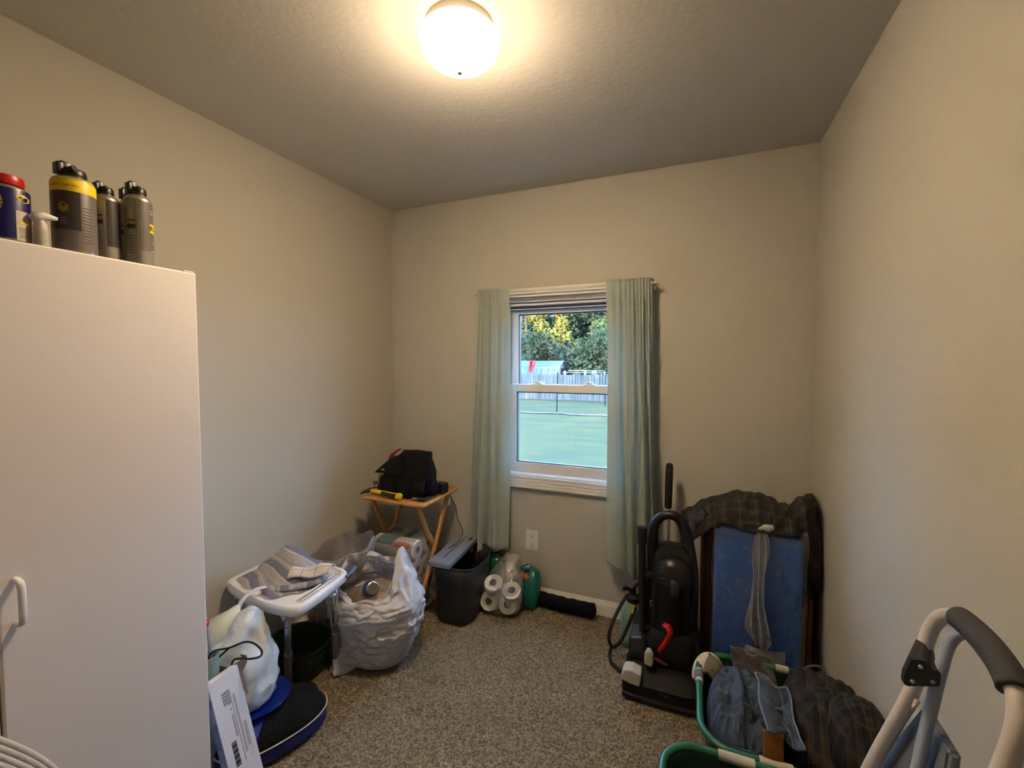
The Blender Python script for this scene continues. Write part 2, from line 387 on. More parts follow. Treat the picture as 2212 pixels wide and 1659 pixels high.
bm = bmesh.new(); lathe(bm, [(0.09, -0.040), (0.105, -0.030), (0.105, -0.012), (0.10, 0)], (LX, LY, H), 40); link('ceiling_pan', bm, mat('lamp_pan', (0.75, 0.73, 0.68), 0.4), lamp, True, 40)
bm = bmesh.new(); lathe(bm, [(0.002, -0.142), (0.007, -0.140), (0.009, -0.134), (0.007, -0.129), (0.012, -0.126), (0.012, -0.121)], (LX, LY, H), 20)
link('finial', bm, mat('finial_nickel', (0.75, 0.72, 0.62), 0.35, 0.6, emit=(1, .9, .6), estr=0.0), lamp, True)
reparent_world(lamp)

# ------------------------------------------------------------------ outside the window
def outside():
    GZ = -0.75
    M = mat('lawn', (0.24, 0.235, 0.155), 1.0, var=0.28, vscale=0.7, bump=0.6, bscale=9, spec=0.05, rgb2=(0.19, 0.215, 0.16), stretch=(1, 2.4, 1))
    bm = bmesh.new()
    grid(bm, 60, 60, lambda u, v: V((-60+90*u, YB+0.4+70*v, GZ+0.05*fb((u*9, v*9, 0), 1))))
    lawn = link('lawn', bm, M, None, True); tag(lawn, 'green back lawn stretching from the house to the wooden fence', 'lawn')
    # scattered fallen leaves on the near lawn
    bm = bmesh.new()
    for _ in range(70):
        x = random.uniform(-5.5, 0.5); y = random.uniform(4.5, 9); z = GZ+0.05; a = random.random()*6; s = random.uniform(.03, .06)
        q = [V((x+s*math.cos(a+k*PI/2), y+s*math.sin(a+k*PI/2), z+random.uniform(0, .03))) for k in range(4)]; bm.faces.new([bm.verts.new(p) for p in q])
    lf = link('fallen_leaves', bm, mat('dry_leaves', (0.45, 0.41, 0.28), 0.9)); tag(lf, 'pale fallen leaves scattered on the lawn near the house', 'leaves'); lf['kind'] = 'stuff'
    # strip of bare earth with dry stalks
    bm = bmesh.new(); grid(bm, 60, 3, lambda u, v: V((-20+24*u, 18.1+0.45*v+0.5*fb((u*12, 0, 0), 1), GZ+0.012+.05*fb((u*60, v*2, 3), 1))))
    tag(link('soil_strip', bm, mat('soil', (0.24, 0.19, 0.165), 1, bump=.8, bscale=6, var=.3)), 'low strip of bare brown soil crossing the lawn before the fence', 'soil')
    # picket fence
    W = mat('weathered_boards', (0.315, 0.295, 0.275), 0.9, var=0.35, vscale=1.2, bump=0.3, bscale=4, stretch=(6, 1, 0.6))
    FY = 25.4; fence = thing('board_fence', 'weathered grey wooden board fence along the far end of the lawn', 'fence', (-6, FY, GZ))
    bm = bmesh.new(); x = -24
    while x < 6:
        wd = random.uniform(.12, .16); h = 1.56+random.uniform(-.05, .05); y = FY+random.uniform(-.02, .02)
        box(bm, x, x+wd, y, y+.02, GZ, GZ+h); x += wd+random.uniform(.008, .03)
    b = link('picket', bm, W, fence); b['kind'] = 'stuff'
    for z in (0.4, 1.25):
        bm = bmesh.new(); box(bm, -24, 6, FY+.03, FY+.07, GZ+z, GZ+z+.09); link('rail', bm, W, fence)
    reparent_world(fence)
    # slim posts in front of the fence
    PM = mat('grey_post', (0.07, 0.075, 0.09), 0.9, spec=.1)
    for k, (x, y, h, lab) in enumerate([(-5.66, 18.95, 1.8, 'thin dark post standing on the lawn near the window centre'), (-4.15, 22.5, 1.9, 'thin dark post on the lawn near the right curtain')]):
        bm = bmesh.new(); tube(bm, [(x, y, GZ), (x+.03, y, GZ+h)], 0.024, 8); tag(link('lawn_post', bm, PM), lab, 'post')
    # shed with gambrel roof, behind the fence
    sh = thing('garden_shed', 'blue-roofed gambrel garden shed behind the board fence', 'shed', (-16, 33, GZ))
    WM = mat('shed_siding', (0.34, 0.34, 0.34), 0.8, bump=.2, bscale=8); RM = mat('shed_roof_metal', (0.13, 0.20, 0.25), 0.6)
    x0, x1, y0, y1, z = -17.5, -8.95, 30.0, 32.6, GZ
    bm = bmesh.new(); ym = (y0+y1)/2
    box(bm, x0, x1, y0+.1, y1-.1, z, z+1.25); pr = [(y0+.1, z+1.25), (y0+.45, z+1.95), (ym, z+2.3), (y1-.45, z+1.95), (y1-.1, z+1.25)]
    for xx in (x1, x0):
        bm.faces.new([bm.verts.new((xx, a, c)) for a, c in pr])
    link('siding', bm, WM, sh)
    bm = bmesh.new(); rp = [(y0-.05, z+1.2), (y0+.38, z+2.0), (ym, z+2.38), (y1-.38, z+2.0), (y1+.05, z+1.2)]
    va = [bm.verts.new((x0-.2, a, c)) for a, c in rp]; vb = [bm.verts.new((x1+.15, a, c)) for a, c in rp]
    for i in range(4): bm.faces.new((va[i], vb[i], vb[i+1], va[i+1]))
    solid(link('roof', bm, RM, sh), 0.06)
    bm = bmesh.new(); box(bm, x1-.02, x1+.04, ym-.3, ym+.3, z+1.35, z+1.85); link('vent', bm, PM, sh)
    reparent_world(sh)
    # leaning white ladder / frame and red feather flag by the shed
    bm = bmesh.new()
    for x in (-10.15, -9.75, -9.6, -9.25): tube(bm, [(x, 29.0, GZ+.2), (x+.1, 29.2, GZ+1.95)], .028, 6)
    tube(bm, [(-10.3, 29.2, GZ+1.9), (-9.0, 29.2, GZ+1.9)], .03, 6)
    tag(link('swing_set', bm, mat('weathered_white_metal', (.45, .46, .48), .5)), 'white metal swing set with upright bars behind the board fence by the shed', 'swing set')
    fl = thing('red_flag', 'red flag on a short pole in front of the shed roof', 'flag', (-10.45, 28.6, GZ))
    bm = bmesh.new(); tube(bm, [(-10.45, 28.6, GZ), (-10.40, 28.6, GZ+2.4)], .03, 8); link('pole', bm, PM, fl)
    bm = bmesh.new(); grid(bm, 8, 8, lambda u, v: V((-10.62+.5*u*(.5+.5*v)+.1*v, 28.6+.1*math.sin(u*6), GZ+1.65+.80*v-.12*u)))
    solid(link('cloth', bm, mat('red_flag_cloth', (0.62, 0.10, 0.12), 0.8), fl), .01); reparent_world(fl)
    # long white trailer rails
    bm = bmesh.new(); box(bm, -7.87, -5.5, 29.0, 29.1, GZ+1.70, GZ+1.75); box(bm, -8.2, -5.2, 28.7, 28.8, GZ+1.58, GZ+1.62); box(bm, -6.2, -5.9, 28.75, 28.95, GZ+1.5, GZ+1.75)
    for x in (-8.1, -6.7, -5.4): box(bm, x, x+.08, 28.72, 29.06, GZ, GZ+1.7)
    tag(link('white_boat_rails', bm, mat('weathered_white', (.45, .46, .48), .5)), 'long white horizontal rails showing over the board fence at right', 'rails')
    # hedge of shrubs and trees
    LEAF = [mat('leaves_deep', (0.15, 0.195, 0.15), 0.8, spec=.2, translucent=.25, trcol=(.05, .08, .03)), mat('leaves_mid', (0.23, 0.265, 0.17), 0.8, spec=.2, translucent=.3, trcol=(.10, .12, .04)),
            mat('leaves_sunlit_yellow', (0.42, 0.40, 0.19), 0.8, spec=.2, translucent=.3, trcol=(.18, .17, .05))]  # sunlight on the far trees is put partly into this last, yellow leaf colour
    BARK = mat('bark', (0.20, 0.17, 0.15), 0.95, bump=.6, bscale=8)
    def tree(x, y, h, r, n, lm, lab, kind='tree', z0=None, ls=.2, base=.12):
        z0 = GZ if z0 is None else z0
        t = thing('shrub' if kind == 'shrub' else 'tree', lab, kind, (x, y, z0))
        bm = bmesh.new(); lean = random.uniform(-.6, .6)
        tr = smooth_path([(x, y, z0), (x+lean*.3, y, z0+h*.35), (x+lean, y, z0+h*.9)], 5); tube(bm, tr, [.03*h*(1-.8*i/(len(tr)-1))*.6 for i in range(len(tr))], 7)
        if kind == 'tree':
            for k in range(7):
                a = random.random()*6.3; zz = z0+h*random.uniform(.3, .8); l = r*random.uniform(.5, .8)
                tube(bm, [(x+lean*.6, y, zz), (x+lean*.6+l*math.cos(a), y+l*math.sin(a), zz+l*.5)], [.05, .015], 5)
        link('trunk', bm, BARK, t)
        cl = []
        for _ in range(26):
            u = random.random(); a = random.random()*6.3; rr = r*math.sqrt(random.random())*(1.0-.55*u)
            cl.append((V((x+lean*u+rr*math.cos(a), y+rr*math.sin(a), z0+h*(base+(1-base)*u))), r*random.uniform(.28, .5)))
        vs = []; fs = []
        for i in range(n):
            c, cr = random.choice(cl); d = V((random.gauss(0, 1), random.gauss(0, 1), random.gauss(0, .75)))
            p = c+d.normalized()*cr*random.random()**.35; s = ls*random.uniform(.5, 1.3)
            a = V((random.gauss(0, 1), random.gauss(0, 1), random.gauss(0, .6))).normalized()*s; bb = a.cross(V((random.gauss(0, 1), random.gauss(0, 1), random.gauss(0, 1)))).normalized()*s*.6
            k = len(vs); vs += [p-a, p+bb, p+a, p-bb]; fs.append((k, k+1, k+2, k+3))
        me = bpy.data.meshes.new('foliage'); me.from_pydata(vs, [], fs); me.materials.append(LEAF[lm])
        o = bpy.data.objects.new('foliage', me); COL.objects.link(o); o.parent = t
        reparent_world(t)
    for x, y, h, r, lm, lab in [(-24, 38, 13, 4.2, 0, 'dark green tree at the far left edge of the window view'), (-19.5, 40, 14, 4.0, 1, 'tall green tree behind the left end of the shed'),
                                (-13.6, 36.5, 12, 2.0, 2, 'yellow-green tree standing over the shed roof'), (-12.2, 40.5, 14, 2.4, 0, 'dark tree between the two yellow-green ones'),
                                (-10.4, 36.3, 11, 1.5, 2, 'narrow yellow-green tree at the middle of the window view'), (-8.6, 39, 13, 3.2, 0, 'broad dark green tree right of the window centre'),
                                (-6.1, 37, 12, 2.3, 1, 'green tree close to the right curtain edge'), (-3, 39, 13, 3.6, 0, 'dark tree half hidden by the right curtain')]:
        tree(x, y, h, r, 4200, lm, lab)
    for x, y, h, r, lab in [(-17.8, 34.8, 3.2, 1.9, 'low dark shrub behind the shed'), (-12.0, 34.6, 4.6, 2.2, 'dark shrub rising behind the middle of the shed'), (-10.2, 38, 6.5, 2.6, 'tall dark shrub filling the gap behind the shed end'), (-8.6, 33.8, 4.4, 2.3, 'high bushy shrub behind the white rails'),
                            (-6.0, 33, 4.2, 2.2, 'bushy shrub right of the white rails'), (-3.4, 33.5, 4, 2.2, 'bushy shrub hidden partly by the right curtain'), (-21.5, 34, 4, 2.3, 'bushy shrub at the left edge behind the fence')]:
        tree(x, y, h, r, 3000, 0, lab, 'shrub', ls=.16)
    # the far wood, and unseen trees added behind the house as shade casters
    for k, x in enumerate((-42, -33, -25, -17, -9, -1, 7)):
        tree(x, 46, 15+1.5*math.sin(k*2.3), 6, 9000, 0, 'tall dark tree in the wood beyond the shrubs', ls=.5)
    for k, (x, h) in enumerate(((-24, 8.5), (-20, 7.4), (-16.5, 9), (-12, 7.2), (-8.5, 8.8), (-4, 7.6), (0, 9))):
        tree(x, -16-(k % 2), h, 2.9, 1500, 0, 'tree standing in the yard behind the house', ls=.42, base=0.05)
outside()
for o in bpy.data.objects:
    if o.get('label') == 'tall dark tree in the wood beyond the shrubs': o['group'] = 'trees of the far wood'
    if o.get('label') == 'tree standing in the yard behind the house': o['group'] = 'unseen shade trees added behind the house'

# ------------------------------------------------------------------ curtains
def curtains():
    RY = 2.352; RZ = 1.838
    rod = thing('curtain_rod', 'thin curtain rod threaded through both curtain headers', 'curtain rod', (-0.70, RY, RZ))
    bm = bmesh.new(); tube(bm, smooth_path([(-1.205, YB-.004, RZ), (-1.205, RY+.03, RZ), (-1.185, RY, RZ), (-0.7, RY, RZ), (-0.215, RY, RZ), (-0.195, RY+.03, RZ), (-0.195, YB-.004, RZ)], 6), .006, 10)
    link('rod', bm, mat('rod_white_metal', (.8, .78, .72), .4), rod, True)
    for x in (-1.205, -.195):
        bm = bmesh.new(); box(bm, x-.008, x+.008, YB-.006, YB, RZ-.025, RZ+.025, .001); link('bracket', bm, TRIM, rod)
    reparent_world(rod)
    FAB = mat('sage_curtain_fabric', (0.74, 0.775, 0.715), 0.9, bump=.15, bscale=260, spec=.15, sheen=.2, translucent=.35, trcol=(.55, .63, .60))
    def panel(label, x0t, x1t, x0b, x1b, zb0, zb1, seed, nf, side):
        hz = 1.862
        def fn(u, v):  # v 0 at the bottom
            x = (x0b+(x1b-x0b)*u)*(1-v)+(x0t+(x1t-x0t)*u)*v
            zb = zb0+(zb1-zb0)*u
            z = zb+(hz-zb)*v
            k = (1-v)
            q_ = (u if side < 0 else 1-u); w_ = q_**1.7
            big = math.sin(2*PI*nf*w_+seed+0.5*math.sin(3*u+seed))*(.35+.65*q_)
            small = math.sin(2*PI*nf*3.3*w_+seed*2.0+1.1*math.sin(5*u))*(.25+.75*q_)
            am = 0.012+0.020*min(1, k*1.7); y = RY-0.010+am*big+(0.009*math.exp(-k*3.2)+0.0025)*small
            if v > 0.93: y = RY-0.019+0.005*small+.004*big
            s = (1-u) if side > 0 else u   # return side towards the wall
            e = max(0, (s-0.86)/0.14) if side < 0 else max(0, (s-0.86)/0.14)
            y += 0.05*e*e
            y += .006*fb((u*2, v*3, seed), 2)
            x += 0.010*math.sin(2*PI*nf*u*.5+v*5+seed)*k
            return V((x, min(y, YB-.028 if 0.6 < z < 1.9 else YB-.006), z))
        bm = bmesh.new(); grid(bm, 110, 90, fn)
        o = link('curtain', bm, FAB, None, True); solid(o, .0012); tag(o, label, 'curtain', 'sage window curtains')
        return o
    panel('sage green curtain panel hanging left of the window pane', -1.205, -0.985, -1.275, -0.985, .262, .318, 1.3, 3.2, 1)
    panel('wider sage green curtain panel hanging right of the window pane', -0.431, -0.196, -0.405, -0.150, .352, .225, 4.1, 3.4, -1)
curtains()

# ------------------------------------------------------------------ wall outlet
def outlet():
    o = thing('wall_outlet', 'white double wall outlet plate below the window', 'outlet', (-.876, YB, .362))
    bm = bmesh.new(); box(bm, -.917, -.835, YB-.008, YB+.001, .299, .425, .004); link('cover_plate', bm, WHITE_PL, o)
    for z in (.337, .387):
        bm = bmesh.new(); box(bm, -.893, -.859, YB-.0105, YB-.006, z-.015, z+.015, .003); s = link('socket', bm, WHITE_PL, o)
        bm = bmesh.new()
        for dx in (-.008, .008): box(bm, -.876+dx-.0014, -.876+dx+.0014, YB-.0112, YB-.010, z-.001, z+.008)
        lathe(bm, [(.0028, 0), (.0028, .0012)], (0, 0, 0), 10, mtx=Matrix.Translation((-.876, YB-.0102, z-.008)) @ Matrix.Rotation(PI/2, 4, 'X'))
        link('slot', bm, BLACK_PL, s)
    bm = bmesh.new(); lathe(bm, [(.003, 0), (.003, .0015)], (0, 0, 0), 10, mtx=Matrix.Translation((-.876, YB-.0078, .362)) @ Matrix.Rotation(PI/2, 4, 'X')); link('screw', bm, ALU, o)
    reparent_world(o)
outlet()

# ------------------------------------------------------------------ white cabinet at left
CF, CE, CT = -1.26, 0.782, 1.668
def cabinet():
    c = thing('storage_cabinet', 'tall white two-door laminate cabinet filling the left foreground', 'cabinet', (-1.57, .39, 0))
    bm = bmesh.new(); box(bm, XL+.02, CF-.02, 0.0, CE, 0.0, CT-.002, .003); link('body', bm, WHITE_MEL, c)
    for k, (y0, y1) in enumerate(((0.388, CE+.001), (0.001, 0.384))):
        bm = bmesh.new(); box(bm, CF-.018, CF, y0, y1, 0.05, CT, .004, seg=3); d = link('door', bm, WHITE_MEL, c)
        bm = bmesh.new(); yh = .413 if k == 0 else .359
        tube(bm, smooth_path([(CF-.002, yh, .895), (CF+.02, yh, .897), (CF+.027, yh, .912), (CF+.028, yh, .94), (CF+.027, yh, .968), (CF+.02, yh, .983), (CF-.002, yh, .985)], 5), .0065, 10, flat=(1, .8)); link('handle', bm, WHITE_PL, d, True)
    bm = bmesh.new(); box(bm, CF-.05, CF-.0008, CE-.03, CE-.004, CT-.001, CT+.003, .001); link('hinge_cap', bm, WHITE_MEL, c)
    reparent_world(c)
cabinet()

# ------------------------------------------------------------------ cans on the cabinet
def cyl_fn(cx, cy, cz, r, ang, eps=0.0006, vs=1.0):
    """wrap (u,v) around an upright can; ang = outward heading of u=0"""
    def f(u, v): a = ang+u/r; return V((cx+(r+eps)*math.cos(a), cy+(r+eps)*math.sin(a), cz+v*vs))
    return f
def patch(bm, fn, u0, u1, v0, v1, n=8, mi=0):
    vs = [[bm.verts.new(fn(u0+(u1-u0)*i/n, v)) for i in range(n+1)] for v in (v0, v1)]
    for i in range(n): bm.faces.new((vs[0][i], vs[0][i+1], vs[1][i+1], vs[1][i])).material_index = mi
def shape_patch(bm, fn, pts, mi=0):
    bm.faces.new([bm.verts.new(fn(u, v)) for u, v in pts]).material_index = mi
STEEL = mat('can_steel', (0.78, 0.74, 0.66), 0.3, 0.9)
YELL = mat('label_yellow', (0.92, 0.82, 0.10), 0.45); CANBLUE = mat('label_blue', (0.09, 0.08, 0.33), 0.35); PRWHITE = mat('label_white', (.78, .74, .70), .5)
CANGREY = mat('label_charcoal', (0.22, 0.20, 0.185), 0.35); CANMID = mat('label_warm_grey', (.42, .39, .37), .4); CANSIL = mat('label_silver', (.56, .54, .50), .35, .3)
LABRED = mat('label_red', (.70, .12, .08), .5); INKD = mat('print_ink', (.09, .09, .10), .6)
def can(cx, cy, r, h, label, body_m, cap_m, side_m, cap='straw', top=CT+.001):
    t = thing('spray_can', label, 'spray can', (cx, cy, top), 'spray cans on top of the white cabinet')
    bm = bmesh.new(); lathe(bm, [(r*.93, 0), (r, .004), (r, .010)], (cx, cy, top), 32); link('base_rim', bm, STEEL, t, True, 40)
    bm = bmesh.new(); lathe(bm, [(r, .010), (r, h*.80), (r*.985, h*.815)], (cx, cy, top), 40); b = link('can_body', bm, body_m, t, True, 40)
    bm = bmesh.new(); lathe(bm, [(r*.985, h*.815), (r*.97, h*.83), (r*.80, h*.865), (r*.62, h*.885), (r*.60, h*.90), (r*.5, h*.90)], (cx, cy, top), 36); link('shoulder', bm, STEEL, t, True, 40)
    bm = bmesh.new(); z = top+h*.885
    if cap == 'dome': lathe(bm, [(r*.78, 0), (r*.80, .006), (r*.80, h*.10), (r*.76, h*.135), (r*.5, h*.15), (.002, h*.152)], (cx, cy, z), 30)
    else:
        lathe(bm, [(r*.62, 0), (r*.64, .004), (r*.62, h*.07), (r*.56, h*.09), (.002, h*.09)], (cx, cy, z), 26)
        box(bm, cx-r*.2, cx+r*.2, cy-r*.62, cy-r*.1, z+h*.03, z+h*.16, .003); box(bm, cx-r*.14, cx+r*.14, cy-r*.05, cy+r*.55, z+h*.05, z+h*.115, .003)
        box(bm, cx-r*.3, cx+r*.3, cy-r*.8, cy-r*.5, z+h*.01, z+h*.135, .002); tube(bm, [(cx+r*.5, cy-r*.3, z+h*.06), (cx+r*.75, cy-r*.2, z+h*.075)], r*.2, 10)
    link('nozzle_cap', bm, cap_m, t, True, 35)
    return t, b, top
def toward(cx, cy): return math.atan2(-cy, -cx)   # heading to the room's viewer side
# blue can with red cap, cut by the frame
cx, cy, r, h = -1.335, .452, .037, .138
t, b, z = can(cx, cy, r, h, 'blue spray can with red cap and yellow shield logo at the frame edge', CANBLUE, RED_PL, None, 'dome')
f = cyl_fn(cx, cy, z, r, toward(cx, cy), vs=.64)
bm = bmesh.new(); patch(bm, f, .014, .043, .012, .108, 8); link('info_panel', bm, PRWHITE, b)
bm = bmesh.new(); patch(bm, cyl_fn(cx, cy, z, r, toward(cx, cy), .001, .64), .018, .043, .066, .074); link('yellow_stripe', bm, YELL, b)
bm = bmesh.new(); shape_patch(bm, f, [(.015, .150), (.020, .160), (.030, .162), (.041, .154), (.041, .143), (.031, .136), (.020, .140)]); link('small_logo', bm, YELL, b)
bm = bmesh.new(); f3 = cyl_fn(cx, cy, z, r, toward(cx, cy), .0012, .64); shape_patch(bm, f3, [(.018, .150), (.022, .155), (.026, .152), (.024, .146)]); shape_patch(bm, f3, [(.030, .152), (.034, .155), (.038, .151), (.034, .146)]); link('logo_mark', bm, CANBLUE, b)
bm = bmesh.new(); shape_patch(bm, f, [(-.05, .085), (-.05, .135), (-.042, .15), (-.02, .158), (-.006, .150), (-.003, .125), (-.006, .105), (-.018, .088), (-.030, .080)]); link('shield_logo', bm, YELL, b)
bm = text_bm('WD-40', .019, lambda u, v: f3(u-.029, v*1.4+.120)); link('lettering', bm, CANBLUE, b)
bm = bmesh.new()
for k in range(6): patch(bm, f3, .018, .040, .022+k*.006, .0235+k*.006, 4)
link('small_print', bm, CANMID, b)['kind'] = 'stuff'; reparent_world(t)
# white bottle with pointed nozzle
def glue():
    cx, cy = -1.297, .490; r = .0115; z = CT+.001
    t = thing('glue_bottle', 'small white squeeze bottle with a tilted pointed cap', 'bottle', (cx, cy, z), None)
    bm = bmesh.new(); lathe(bm, [(r*.9, 0), (r, .004), (r, .042), (r*.92, .050), (r*.6, .057), (r*.5, .060)], (cx, cy, z), 26); link('bottle_body', bm, PRWHITE, t, True, 40)
    bm = bmesh.new(); tube(bm, [(cx, cy-.014, z+.058), (cx, cy-.004, z+.066), (cx+.002, cy+.007, z+.068), (cx+.004, cy+.017, z+.068), (cx+.005, cy+.026, z+.068)], [.007, .0105, .009, .006, .0035], 16); link('nozzle_cap', bm, WHITE_PL, t, True)
    bm = bmesh.new(); f = cyl_fn(cx, cy, z, r, toward(cx, cy)); patch(bm, f, -.012, .012, .010, .036); link('paper_label', bm, OFFWHITE, t); reparent_world(t)
glue()
# big charcoal can with yellow shoulder band
cx, cy, r, h = -1.335, .563, .0385, .203
t, b, z = can(cx, cy, r, h, 'widest spray can, charcoal with a yellow shoulder band', CANMID, BLACK_PL, None)
a = toward(cx, cy); f = cyl_fn(cx, cy, z, r, a, .0006, .775); f3 = cyl_fn(cx, cy, z, r, a, .0012, .775)
bm = bmesh.new(); lathe(bm, [(r+.0005, h*.69), (r+.0005, h*.80), (r*.99, h*.815), (r*.93, h*.845)], (cx, cy, z), 40, cap=False); link('yellow_band', bm, YELL, b, True)
bm = bmesh.new(); patch(bm, f, -.06, .011, .07, h*.69/.775, 14); shape_patch(bm, f, [(-.055, .01), (-.055, .07), (.011, .07), (-.012, .055), (-.024, .036)]); link('dark_panel', bm, CANGREY, b)
bm = bmesh.new(); shape_patch(bm, f3, [(-.026, .125), (-.026, .142), (-.018, .148), (-.009, .142), (-.009, .125), (-.017, .118)]); link('shield_logo', bm, mat('dim_yellow', (.60, .52, .10), .5), b)
bm = bmesh.new()
for k in range(3): patch(bm, f3, -.024, -.012, .100-.007*k, .102-.007*k, 3)
for k in range(12): patch(bm, f3, .015, .034, .04+.009*k, .0415+.009*k, 4)
link('small_print', bm, CANSIL, b)['kind'] = 'stuff'
bm = text_bm('NEW NEW', .0095, lambda u, v: f3(u*1.2-.020, v+h*.75/.775)); link('red_lettering', bm, LABRED, b); reparent_world(t)
# narrow can behind
for (cx, cy, r, h, lab, yl) in [(-1.375, .641, .0275, .197, 'narrow silver and dark grey spray can just right of the widest can', None), (-1.42, .717, .028, .215, 'dark spray can mostly hidden behind the rightmost can', 1), (-1.345, .696, .0295, .212, 'rightmost spray can, silver and brown with a yellow letter patch', 2)]:
    t, b, z = can(cx, cy, r, h, lab, CANSIL, BLACK_PL, None)
    a = toward(cx, cy); f = cyl_fn(cx, cy, z, r, a, .0006, .88); f3 = cyl_fn(cx, cy, z, r, a, .0012, .88)
    bm = bmesh.new(); patch(bm, f, .002, .055, .05, h*.80/.88, 12); shape_patch(bm, f, [(.002, .05), (.055, .05), (.055, .018), (.035, .032)]); link('dark_panel', bm, CANMID if yl == 2 else CANGREY, b)
    bm = bmesh.new(); patch(bm, f3, -.024, -.006, .110, .122, 4); patch(bm, f3, -.024, -.006, .132, .136, 4)
    for k in range(7): patch(bm, f3, -.022, -.008, .04+.008*k, .0415+.008*k, 3)
    link('printed_bars', bm, INKD, b)['kind'] = 'stuff'
    bm = bmesh.new(); patch(bm, f3, -.003, .0, .01, h*.8/.88, 2); link('silver_stripe', bm, STEEL, b)
    if yl:
        bm = bmesh.new(); patch(bm, f3, .024, .040, .105, .132, 5); link('yellow_patch', bm, YELL, b)
        f4 = cyl_fn(cx, cy, z, r, a, .0018, .88); bm = text_bm('R-', .019, lambda u, v: f4(u+.032, v+.118)); link('lettering', bm, INKD, b)
        bm = bmesh.new(); patch(bm, f3, .026, .036, .160, .163, 4); patch(bm, f3, .024, .034, .168, .170, 4); patch(bm, f3, .03, .036, .075, .078, 3); patch(bm, f3, .026, .036, .05, .053, 3); link('small_print', bm, PRWHITE, b)['kind'] = 'stuff'
    reparent_world(t)

# something soft in the bottom-left corner
def corner():
    t = thing('ribbed_cushion', 'beige cushion with ribbed pale grey edging in the bottom left corner', 'cushion', (-.99, .22, .62))
    BE = mat('beige_cloth', (.86, .80, .70), .9, bump=.2, bscale=120); RB = mat('pale_grey_rib_knit', (.80, .80, .83), .95, bump=.2, bscale=160)
    bm = bmesh.new(); loft(bm, [(-.99, .06, .46, .10, .15, .8), (-.99, .08, .62, .115, .20, .8), (-.99, .08, .80, .105, .19, .8), (-.99, .06, .90, .08, .14, .9), (-.99, .06, .93, .01, .02, 1)], 32, disp=lambda p, a, i: V((0, 0, -.25*(p.y-.06))))
    link('cushion', bm, BE, t, True)
    bm = bmesh.new()
    for k in range(5):
        o = V((.004*k-.01, -.0040*k, -.0062*k)); pts = [V((-.90, .14, .995)), V((-.90, .235, .925)), V((-.90, .285, .865)), V((-.90, .33, .785)), V((-.90, .36, .68)), V((-.90, .37, .55))]
        tube(bm, smooth_path([p+o for p in pts], 5), .0050, 8)
    link('ribbed_edging', bm, RB, t, True); 
    bm = bmesh.new(); box(bm, -1.09, -.86, -.12, .24, 0, .46, .01); link('support_box', bm, BE, t); reparent_world(t)
corner()

